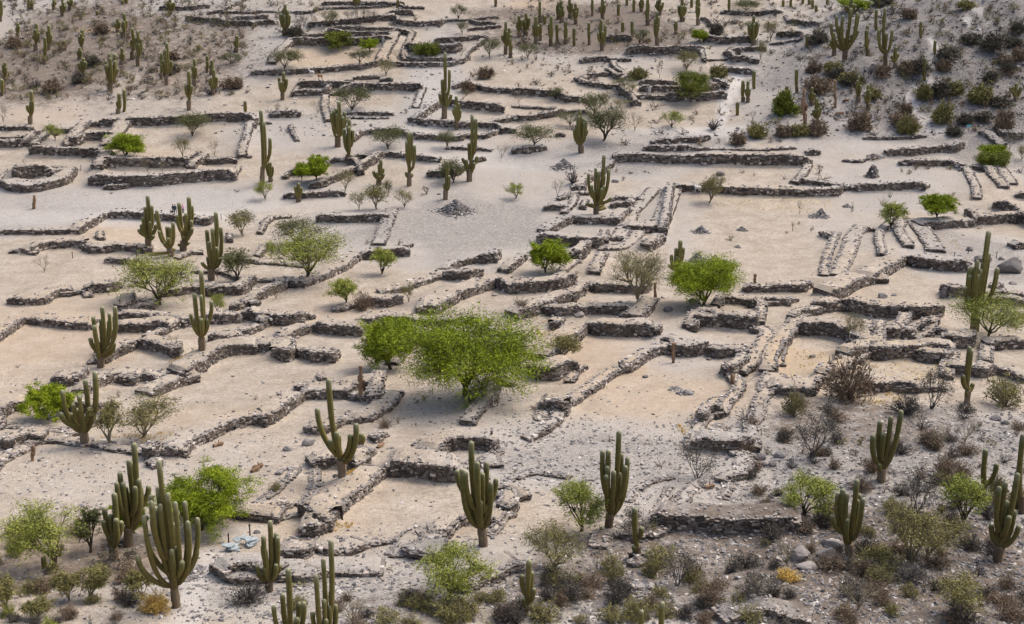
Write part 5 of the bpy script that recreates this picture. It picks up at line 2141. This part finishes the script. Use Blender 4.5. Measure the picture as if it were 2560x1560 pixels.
for i, d in enumerate(allsh):
    W, H = d['w'] * gt[i] / F, d['h'] * gt[i] / F
    k = d['kind']
    if i < 297:
        o = link("hay_clump" if k == 'h' else "shrub", SP[k, i % 4, bool(gt[i] > 150)], None, (gx[i], gy[i], gz[i]), rz.uniform(0, 6.28), (W / 1.85, W / 1.85, H / .98))
        o["category"] = "shrub"; o["group"] = "dry shrubs scattered over the ground"
        size = "broad" if W > 2.8 else ("tiny" if W < 1.2 else "small")
        THINGS.append((o, "shrub", f"{size} {SK[k][4]} shrub" if k != 'h' else f"{size} golden clump of dry straw", d['uv'][0], d['uv'][1] - d['h'] / 2))
    else:
        if k not in LOWP: k = 'y'
        p = LOWP[k][i % 3]; V = np.concatenate(p.V) * [W / 1.85, W / 1.85, H / .98]; a = rz.uniform(0, 6.28)
        V = np.stack([V[:, 0] * math.cos(a) - V[:, 1] * math.sin(a) + gx[i], V[:, 0] * math.sin(a) + V[:, 1] * math.cos(a) + gy[i], V[:, 2] + gz[i]], 1)
        mo = {'d': 0, 'r': 1, 'y': 2, 'b': 3}[k]
        b0 = rest.n
        rest.V.append(V); rest.r.append(np.concatenate(p.r)); rest.n += len(V)
        for src, dst, sm, dm in ((p.T, rest.T, p.tm, rest.tm), (p.Q, rest.Q, p.qm, rest.qm)):
            for f_, m_ in zip(src, sm): dst.append(f_ + b0); dm.append(np.where(m_ == 0, [0, 2, 4, 0][mo], [1, 2, 3, 0][mo]))
if rest.n:
    link("scrub", rest.mesh("scrub", [M['twig_grey'], M['leaf_dark'], M['twig_tan'], M['leaf_yellow'], M['bark_pale']]), kind="stuff",
         label="low grey and tan scrub covering the rough slopes", category="scrub")
print("shrubs", len(allsh))

rg = np.random.default_rng(77)
cx, cy, rx, ry, ss = _pw['straw']
k = rg.integers(0, len(cx), 3200); a = rg.random(3200) * 6.283; q = np.sqrt(rg.random(3200)) * 1.1
tx, ty = cx[k] + np.cos(a) * q * rx[k], cy[k] + np.sin(a) * q * ry[k]
kk = vnoise(tx / .9, ty / .9, 5) > .52; tx, ty = tx[kk], ty[kk]
g = Geo()
P0 = np.stack([tx, ty, height(tx, ty)], 1); P0 = np.repeat(P0, 4, axis=0)
sticks(g, P0, P0 + np.stack([rg.normal(0, .10, len(P0)), rg.normal(0, .10, len(P0)), rg.uniform(.08, .22, len(P0))], 1), .018, .006, 3, 0, rg.random(len(P0)))
link("dry_grass", g.mesh("dry_grass", [M['straw_blade']]), kind="stuff", label="yellow dry grass tufts on the floors of the rooms", category="grass")

# ------------------------------------------------------------------ cairns, boulders and the small things
ico_v = []
p_ = (1 + 5 ** .5) / 2
ICV = np.array([(-1, p_, 0), (1, p_, 0), (-1, -p_, 0), (1, -p_, 0), (0, -1, p_), (0, 1, p_), (0, -1, -p_), (0, 1, -p_), (p_, 0, -1), (p_, 0, 1), (-p_, 0, -1), (-p_, 0, 1)]) / 1.902
ICF = np.array([(0, 11, 5), (0, 5, 1), (0, 1, 7), (0, 7, 10), (0, 10, 11), (1, 5, 9), (5, 11, 4), (11, 10, 2), (10, 7, 6), (7, 1, 8), (3, 9, 4), (3, 4, 2), (3, 2, 6), (3, 6, 8), (3, 8, 9), (4, 9, 5), (2, 4, 11), (6, 2, 10), (8, 6, 7), (9, 8, 1)])
def subdiv(V, Fc):
    V = list(map(tuple, V)); cache = {}; out = []
    def mid(a, b):
        k = (min(a, b), max(a, b))
        if k not in cache:
            m = (np.array(V[a]) + V[b]); m = m / np.linalg.norm(m); V.append(tuple(m)); cache[k] = len(V) - 1
        return cache[k]
    for a, b, c in Fc:
        ab, bc, ca = mid(a, b), mid(b, c), mid(c, a); out += [(a, ab, ca), (b, bc, ab), (c, ca, bc), (ab, bc, ca)]
    return np.array(V), np.array(out)
SV, SF = subdiv(*subdiv(ICV, ICF))
def rock_mesh(seed, L, D, Hh, flat=.15, m='rock'):
    rg = np.random.default_rng(seed)
    V = SV.copy()
    for _ in range(9):                                   # cleave flat faces
        n = rg.normal(0, 1, 3); n /= np.linalg.norm(n); c = rg.uniform(.55, .85)
        dd = V @ n; V = V - np.outer(np.clip(dd - c, 0, None), n)
    V = V * (1 + (vnoise(V[:, 0] * 2.3 + seed, V[:, 1] * 2.3 + V[:, 2] * 2, 3) - .5)[:, None] * .22)
    V = V * [L / 2, D / 2, Hh * .62]; V[:, 2] += Hh * .32
    return make_mesh("rock", V, [SF], [M[m]], None, {'rnd': np.full(len(V), rg.random())})

def heap(name, x, y, z, w_, h_, seed, steep=1.0, mat_='gravel', stone_size=.2, label="", cat="stone heap"):
    rg = np.random.default_rng(seed)
    root = bpy.data.objects.new(name, None); COL.objects.link(root); root.location = (x, y, z)
    g = Geo(); k = 18; rn = 6
    a = np.arange(k) * 2 * math.pi / k
    V = []
    for j in range(rn):
        f = j / (rn - 1); rr = w_ / 2 * (1 - f) ** (1.0 / steep) * (1 + .12 * np.sin(a * 3 + seed)); rr = rr * (1 + (rg.random(k) - .5) * .3); V.append(np.stack([np.cos(a) * rr, np.sin(a) * rr, h_ * f * .9 * (1 + (rg.random(k) - .5) * .14) - .12 * (j == 0)], 1))
    V = np.concatenate(V); i = np.arange(k); q = np.stack([i, (i + 1) % k, k + (i + 1) % k, k + i], 1); q = (q[None] + (np.arange(rn - 1) * k)[:, None, None]).reshape(-1, 4)
    g.add(V, None, q, 0); link("rubble_core", g.mesh("rubble_core", [M['shaded_mud']]), root)
    n = int(min(900, 40 + 4.5 * (w_ * max(h_, w_ * .5)) / stone_size ** 2))
    f = rg.random(n) ** 1.4; th = rg.random(n) * 6.283; out_ = rg.random(n) < .22; f = np.where(out_, .0, f)
    rr = np.where(out_, 1 + np.abs(rg.normal(0, .28, n)), 1 + rg.normal(0, .05, n)) * w_ / 2 * (1 - f) ** (1.0 / steep) * (1 + .12 * np.sin(th * 3 + seed))
    C = np.stack([np.cos(th) * rr, np.sin(th) * rr, h_ * f * .94 + .02], 1)
    sz = stone_size * rg.uniform(.6, 1.6, n)
    ordr = np.argsort(-sz)
    big = ordr[:40]
    for b_ in big:
        o = bpy.data.objects.new("stone", grav_meshes[int(rg.integers(6))]); COL.objects.link(o); o.parent = root
        o.location = C[b_]; o.rotation_euler = (rg.normal(0, .25), rg.normal(0, .25), float(th[b_])); o.scale = (sz[b_] * 1.4, sz[b_], sz[b_] * .6)
    r_ = ordr[40:]; n = len(r_)
    if n:
        g = Geo(); S = np.stack([sz[r_] * 1.4, sz[r_], sz[r_] * .6], 1)
        g.add(place_pieces(BXV, C[r_], S, th[r_] + 1.57, rg.normal(0, .3, n), .3, rg), None, rep(BXQ, n, 8), 0, np.repeat(rg.random(n), 8))
        link("small_stones", g.mesh("small_stones", [M[mat_]]), root, kind="stuff")
    root["category"] = cat
    return root
grav_meshes = [make_mesh("stone", CBV + (np.random.default_rng(50 + k).random(CBV.shape) - .5) * .3, [CBT, CBQ], [M['gravel']], None, {'rnd': np.zeros(24)}) for k in range(6)]

def beast(name, x, y, z, s, mats_, heading, neck=.5, label=""):
    """A standing hoofed animal: barrel, four jointed legs, neck and head, tail."""
    g = Geo()
    b = np.array([(-.55, 0, .95), (-.35, 0, 1.0), (0, 0, .97), (.32, 0, 1.0), (.5, 0, 1.08)]); tube(g, b, [.12, .24, .25, .26, .14], 8)
    tube(g, [(.42, 0, 1.08), (.58, 0, 1.2 + neck * .5), (.66, 0, 1.25 + neck)], [.16, .11, .09], 7, 0)
    hd = np.array([.66, 0, 1.27 + neck]); tube(g, [hd + [-.06, 0, .04], hd + [.08, 0, .03], hd + [.30, 0, -.06]], [.09, .10, .045], 7, 1)
    for s_ in (-1, 1):
        tube(g, [hd + [-.02, s_ * .06, .08], hd + [-.05, s_ * .10, .22]], [.035, .01], 4, 1)
        tube(g, [(.36, s_ * .14, .95), (.38, s_ * .14, .5), (.35, s_ * .14, .45), (.37, s_ * .14, 0)], [.10, .055, .05, .04], 6, 0)
        tube(g, [(-.42, s_ * .14, .98), (-.34, s_ * .14, .68), (-.50, s_ * .14, .45), (-.46, s_ * .14, 0)], [.14, .08, .05, .04], 6, 0)
    tube(g, [(-.55, 0, 1.02), (-.68, 0, .85), (-.70, 0, .65)], [.05, .035, .02], 5, 0)
    o = link(name, g.mesh(name, mats_, True), None, (x, y, z), heading, (s, s, s)); return o

def person(x, y, z, mats_, hair_m, heading, step=.12, shirt='dark'):
    """One continuous skinned figure; trousers, jacket and skin are face materials of the same surface."""
    verts = [(0, 0, .98), (0, 0, 1.18), (0, 0, 1.40), (0, 0, 1.50), (0, 0, 1.56), (.01, 0, 1.66), (0, 0, 1.74),
             (0, .11, .90), (step, .12, .50), (step - .04, .12, .09), (step + .12, .13, .04),
             (0, -.11, .90), (-step * .3, -.12, .50), (-step - .10, -.12, .10), (-step + .06, -.13, .04),
             (0, .19, 1.40), (-.02, .25, 1.12), (.10, .24, .90), (0, -.19, 1.40), (-.02, -.26, 1.12), (.08, -.25, .88)]
    edges = [(0, 1), (1, 2), (2, 3), (3, 4), (4, 5), (5, 6), (0, 7), (7, 8), (8, 9), (9, 10), (0, 11), (11, 12), (12, 13), (13, 14), (2, 15), (15, 16), (16, 17), (2, 18), (18, 19), (19, 20)]
    rad = [.14, .13, .15, .07, .06, .095, .07, .095, .065, .045, .04, .095, .065, .045, .04, .07, .045, .035, .07, .045, .035]
    me = bpy.data.meshes.new("person"); me.from_pydata(verts, edges, [])
    ob = bpy.data.objects.new("person_skeleton", me); COL.objects.link(ob)
    ob.modifiers.new("s", 'SKIN'); sub = ob.modifiers.new("d", 'SUBSURF'); sub.levels = 1; sub.render_levels = 1
    for i_, r_ in enumerate(rad): me.skin_vertices[0].data[i_].radius = (r_, r_ * (1.05 if i_ not in (0, 1, 2) else 1.15))
    me.skin_vertices[0].data[0].use_root = True
    dg = bpy.context.evaluated_depsgraph_get(); nm = bpy.data.meshes.new_from_object(ob.evaluated_get(dg)); nm.name = "person"
    bpy.data.objects.remove(ob)
    nm.materials.clear()
    for m_ in mats_: nm.materials.append(m_)
    for p in nm.polygons:
        c = p.center; p.use_smooth = True
        p.material_index = 2 if (c.z > 1.50 or (c.z < .97 and abs(c.y) > .20)) else (0 if c.z < .97 else 1)
        if c.z < .09: p.material_index = 3
    o = link("person", nm, None, (x, y, z), heading)
    g = Geo(); V = SV * [.115, .105, .10] + [-.005, 0, 1.715]; V = V.copy(); V[:, 2] = np.where((V[:, 0] > .05) & (V[:, 2] < 1.70), 1.70, V[:, 2]); g.add(V, SF, None, 0)
    link("hair" if shirt == 'dark' else "hat", g.mesh("hair", [hair_m], True), o)
    return o
for nm_, c_ in (('cloth_dark', (.02, .022, .035)), ('cloth_navy', (.03, .04, .08)), ('cloth_pink', (.75, .38, .52)), ('cloth_red', (.62, .06, .12)), ('skin_tone', (.38, .22, .15)), ('shoe_black', (.02, .02, .02)), ('hair_brown', (.03, .02, .015))):
    simple(nm_, c_, tuple(min(1, q * 1.15) for q in c_), 4, .8, .1)
e_uv = lambda x_, y_: (x_ / K_T, 390 + y_ / K_T)
for (px, py, top, hr, hd, lab) in ((1628, 543, 'cloth_dark', 'hair_brown', -.4, "person in dark jacket and dark trousers walking on the pale path, leftmost of three"),
                                  (1650, 545, 'cloth_navy', 'hair_brown', -1.2, "person in dark blue top walking close beside the leftmost walker"),
                                  (1722, 545, 'cloth_pink', 'cloth_red', -1.5, "person in pink top and red headgear standing apart on the pale path")):
    u, v = e_uv(px, py); x, y, z, t = (float(q[0]) for q in ground_at(u, v))
    o = person(x, y, z, [M['cloth_dark'], M[top], M['skin_tone'], M['shoe_black']], M[hr], hd, .14, 'dark' if hr == 'hair_brown' else 'pink')
    s_ = float(np.clip(92 / K_T * t / F / .95 / 1.80, .8, 1.2)); o.scale = (s_,) * 3
    o["label"] = lab; o["category"] = "person"; o["group"] = "three walkers on the path"
u, v = e_uv(1612, 543); x, y, z, t = (float(q[0]) for q in ground_at(u, v))
o = beast("dog", x, y, z, .42, [M['black_fur'], M['black_fur']], 2.6, .12); o["label"] = "small black dog beside the leftmost walker"; o["category"] = "dog"

def box_geo(g, c, s, m=0): g.add(BXV * s + c, None, BXQ, m)
simple('slab_mossy', (.30, .29, .27), (.40, .39, .36), 3)
cnt = {}
for i, e in enumerate(extras):
    u, v = e['uv']; x, y, z, t = (float(q[0]) for q in ground_at(u, v)); k = e['kind']; s = [q * t / F for q in e['s']]
    cnt[k] = cnt.get(k, 0) + 1
    if k == 'boulder':
        W = s[0]; o = link("boulder", rock_mesh(700 + i, W, W * .75, W * .52), None, (x, y, z - .04), random.uniform(-.5, .5))
        o["category"] = "boulder"; o["group"] = "boulders lying on the ground"
        THINGS.append((o, "boulder", ("large" if W > 2 else "small" if W < .8 else "mid-sized") + " rounded grey boulder", u, v - e['s'][0] * .25))
    elif k == 'bigrock':
        W, H = s; o = link("rock_slab", rock_mesh(800 + i, W, W * .7, max(H * 1.3, W * .38)), None, (x, y, z - .08), random.uniform(-.3, .3))
        o["category"] = "rock"; o["group"] = "large rock slabs on the slope"
        THINGS.append((o, "rock", "large angular grey rock outcrop", u, v - e['s'][1] * .4))
    elif k == 'cairn':
        W, H = s; o = heap("stone_cairn", x, y + W * .2, z, W, H * .98, 40 + i, 1.0, 'gravel', .17 if W > 1.5 else .13)
        o["group"] = "heaps of grey stones"
        THINGS.append((o, "cairn", ("broad conical" if W > 2.5 else "small low") + " heap of loose grey stones", u, v - e['s'][1] * .4))
    elif k == 'cone':
        W, H = s; o = heap("tall_stone_cairn", x, y + W * .2, z, W, H * .97, 40 + i, 1.9, 'stone', .2)
        o["label"] = "tall tapering grey stone cairn standing alone like a beehive"; o["category"] = "stone cairn"
    elif k == 'rubble':
        W = s[0]; o = heap("rubble_pile", x, y, z, W, W * .18, 60 + i, .8, 'gravel', .24)
        o["group"] = "spills of rubble"
        THINGS.append((o, "rubble", "spill of broken grey and brown stones", u, v - 4))
    elif k == 'slabs':
        root = bpy.data.objects.new("slab_pile", None); COL.objects.link(root); root.location = (x, y, z)
        W = s[0]; rg = np.random.default_rng(5)
        for q in range(14):
            g = Geo(); a_ = np.sort(rg.random(7) * 6.28); rr = rg.uniform(.3, .6, 7)
            top_ = np.stack([np.cos(a_) * rr, np.sin(a_) * rr * .7, np.full(7, .05)], 1); V = np.concatenate([top_, top_ * [1, 1, 0] - [0, 0, .04]])
            ii = np.arange(7); qd = np.stack([ii + 7, (ii + 1) % 7 + 7, (ii + 1) % 7, ii], 1); tr_ = [(0, j, j + 1) for j in range(1, 6)]
            g.add(V, tr_, qd, 0, rg.random())
            sx = rg.uniform(-.42, .42) * W; sy = sx * .55 + rg.normal(0, .35)
            o2 = link("slab", g.mesh("slab", [M['slate']]), root, (sx, sy, float(height(x + sx, y + sy)) - z + .05 + .03 * q)); o2.rotation_euler = (rg.normal(0, .14), rg.normal(0, .14), rg.random() * 3)
        root["label"] = "scatter of flat blue-grey slate slabs beside the footpath"; root["category"] = "stone slabs"; root["kind"] = "thing"
    elif k == 'log':
        W = max(s[0], .8); root = bpy.data.objects.new("fallen_cactus_log", None); COL.objects.link(root); root.location = (x, y, z + .12); root.rotation_euler = (0, 0, random.uniform(.3, 1.2))
        P = bez(np.array([-W / 2, 0, 0]), np.array([-W / 6, .1, .06]), np.array([W / 6, -.1, .1]), np.array([W / 2, .05, .05]), 7)
        link("log", stem_mesh("log", P, .16, 6, 6, [M['deadwood']], True, i), root)
        g = Geo(); tube(g, [(W * .1, 0, .05), (W * .2, .25, .3)], [.08, .05], 6); link("stub", g.mesh("stub", [M['deadwood']]), root)
        root["category"] = "log"; root["group"] = "broken pieces of dead cactus wood"
        THINGS.append((root, "log", "short orange-brown piece of dead cactus wood", u, v))
    elif k == 'post':
        root = bpy.data.objects.new("path_post", None); COL.objects.link(root); root.location = (x, y, z)
        g = Geo(); tube(g, [(0, 0, -.2), (.01, 0, .5), (.02, 0, 1.0)], [.055, .05, .045], 7); link("shaft", g.mesh("shaft", [M['post_wood']]), root)
        g = Geo(); tube(g, [(.02, 0, .86), (.02, 0, .92)], [.065, .065], 7); link("wire_collar", g.mesh("wire_collar", [M['cloth_dark']]), root)
        root["category"] = "post"; root["group"] = "short dark posts marking the path"
        THINGS.append((root, "post", "short thin dark wooden post", u, v - 6))
    elif k == 'sign':
        root = bpy.data.objects.new("trail_sign", None); COL.objects.link(root); root.location = (x, y, z)
        g = Geo(); tube(g, [(0, 0, -.2), (0, 0, 1.2)], [.045, .04], 7); link("pole", g.mesh("pole", [M['post_wood']]), root)
        g = Geo(); box_geo(g, np.array([0, -.06, 1.18]), np.array([.85, .05, .45])); link("panel", g.mesh("panel", [M['sign_blue']]), root)
        g = Geo(); box_geo(g, np.array([0, -.089, 1.22]), np.array([.6, .006, .06])); box_geo(g, np.array([0, -.089, 1.12]), np.array([.45, .006, .05])); link("marking", g.mesh("marking", [M['pale_gap_and_marking']]), root)
        root["label"] = "small turquoise sign panel on a dark post at the foot of the hill"; root["category"] = "sign"
    elif k == 'slab':  # added pale stone shape standing in for a light doorway gap
        o = link("doorway_gap_standin", rock_mesh(900 + i, .75, .3, 1.7, m='pale_gap_and_marking'), None, (x, y, z)); o["category"] = "stone slab"; o["kind"] = "thing"; o["group"] = "pale stand-ins for light doorway gaps"
        THINGS.append((o, "slab", "pale upright stand-in for a light doorway gap", u, v - 6))
    elif k in ('dog', 'goat', 'llama'):
        if k == 'dog': o = beast("dog", x, y, z, .75, [M['white_fur'], M['black_fur']], 3.0, .2); o["label"] = "white dog with black head standing on bare ground left of the courts"; o["category"] = "dog"
        elif k == 'llama': o = beast("llama", x, y, z, 1.05, [M['white_fur'], M['white_fur']], 3.1, .5); o["label"] = "slender white llama standing against the long dark wall of the wide court"; o["category"] = "llama"
        else:
            br = cnt[k] == 2; o = beast("goat", x, y, z, .95, [M['brown_fur'] if br else M['white_fur']] * 2, 2.8, .25)
            o["label"] = ("small brown goat" if br else "small white goat") + " walking in front of the upper long wall"; o["category"] = "goat"
# fallen cactus trunks on the right hill
for i, L in enumerate(fallen):
    for (u, v) in L:
        x, y, z, t = (float(q[0]) for q in ground_at(u, v))
        root = bpy.data.objects.new("fallen_cactus", None); COL.objects.link(root); root.location = (x, y, z + .15)
        rg = np.random.default_rng(int(u))
        for q in range(4):
            a_ = rg.uniform(-.6, 2.4); Lq = rg.uniform(1.2, 2.6)
            P = bez(np.zeros(3), np.array([math.cos(a_) * Lq * .3, math.sin(a_) * .3, .5]), np.array([math.cos(a_) * Lq * .7, math.sin(a_) * .6, .4]), np.array([math.cos(a_) * Lq, math.sin(a_) * Lq * .6, .1]), 7)
            link("dead_arm", stem_mesh("dead_arm", P, .15, 6, 6, [M['deadwood']], True, q + int(u)), root)
        root["category"] = "fallen cactus"; root["group"] = "collapsed cacti on the right hillside"
        THINGS.append((root, "fallen", "collapsed grey-brown cactus lying in pieces", u, v))

# ------------------------------------------------------------------ labels: look, then place beside something one can find
MARKS = [("the huge green central tree", 1160, 930), ("the far-left oval ring wall", 95, 450), ("the three walkers", 446, 525), ("the pointed grey stone heap", 1140, 518),
 ("the turquoise sign", 2420, 330), ("the beehive-shaped cairn", 2182, 430), ("the horseshoe pit", 1170, 1115), ("the biggest lower-left cactus", 425, 1330),
 ("the round bright tree", 1757, 715), ("the white winding path", 1810, 250), ("the upper-left square court", 480, 350), ("the large upper court", 850, 140),
 ("the forked dead trunk", 897, 955), ("the hillside candelabra cactus", 2110, 95), ("the lower-right terrace wall", 1850, 1320), ("the reddish bare bush", 2125, 975),
 ("the D-shaped room", 2020, 900), ("the tall right-edge cactus", 2460, 700), ("the wide empty court", 1880, 560), ("the top left corner", 40, 40), ("the bottom right corner", 2500, 1500),
 ("the top edge middle", 1450, 50), ("the bent-stemmed cactus", 850, 1060), ("the two bottom-edge cacti", 1640, 1520), ("the flat blue slabs", 605, 1370), ("the walkers' cactus clump", 400, 590),
 ("the paired green trees", 760, 640), ("the thin upper-centre cactus", 1112, 230), ("the upper olive tree group", 1500, 290), ("the top right corner", 2500, 60),
 ("the lone left-hand cactus", 255, 850), ("the bottom-left leafy bush", 110, 1400), ("the lower-centre polygonal room", 1000, 1270), ("the ring-wall bright tree", 1365, 640), ("the cross-room cactus", 1497, 460)]
MK = np.array([(a, b) for _, a, b in MARKS], float)
def rel(du, dv):
    if abs(du) < 14 and abs(dv) < 14: return "at"
    a = math.degrees(math.atan2(-dv, du)) % 360
    return ["right of", "upper right of", "above", "upper left of", "left of", "lower left of", "below", "lower right of"][int((a + 22.5) // 45) % 8]
ORD = ["", "second ", "third ", "fourth ", "fifth ", "sixth ", "seventh ", "eighth ", "ninth ", "tenth ", "eleventh ", "twelfth "]
groups = {}
for T in THINGS:
    o, k, feat, u, v = T
    d = np.hypot(MK[:, 0] - u, (MK[:, 1] - v) * 1.3)
    j = int(np.argmin(d))
    groups.setdefault((feat, j, rel(u - MK[j, 0], v - MK[j, 1])), []).append((float(d[j]), o))
for (feat, j, r_), L in groups.items():
    L.sort(key=lambda q: q[0])
    for n, (dd, o) in enumerate(L):
        if len(L) == 1: o["label"] = f"{feat}, {r_} {MARKS[j][0]}"
        else: o["label"] = f"{feat}, {('nearest' if n == 0 else ORD[min(n, 11)] + 'nearest')} {r_} {MARKS[j][0]}"
for o in COL.objects:
    if o.parent is None and "label" in o:
        wds = str(o["label"]).split()
        if len(wds) > 16: print("LONG", o["label"])
bpy.context.view_layer.update()

print("tris", sum(len(m.loops) - 2 * len(m.polygons) for m in bpy.data.meshes if m.users), "objects", len(bpy.data.objects))
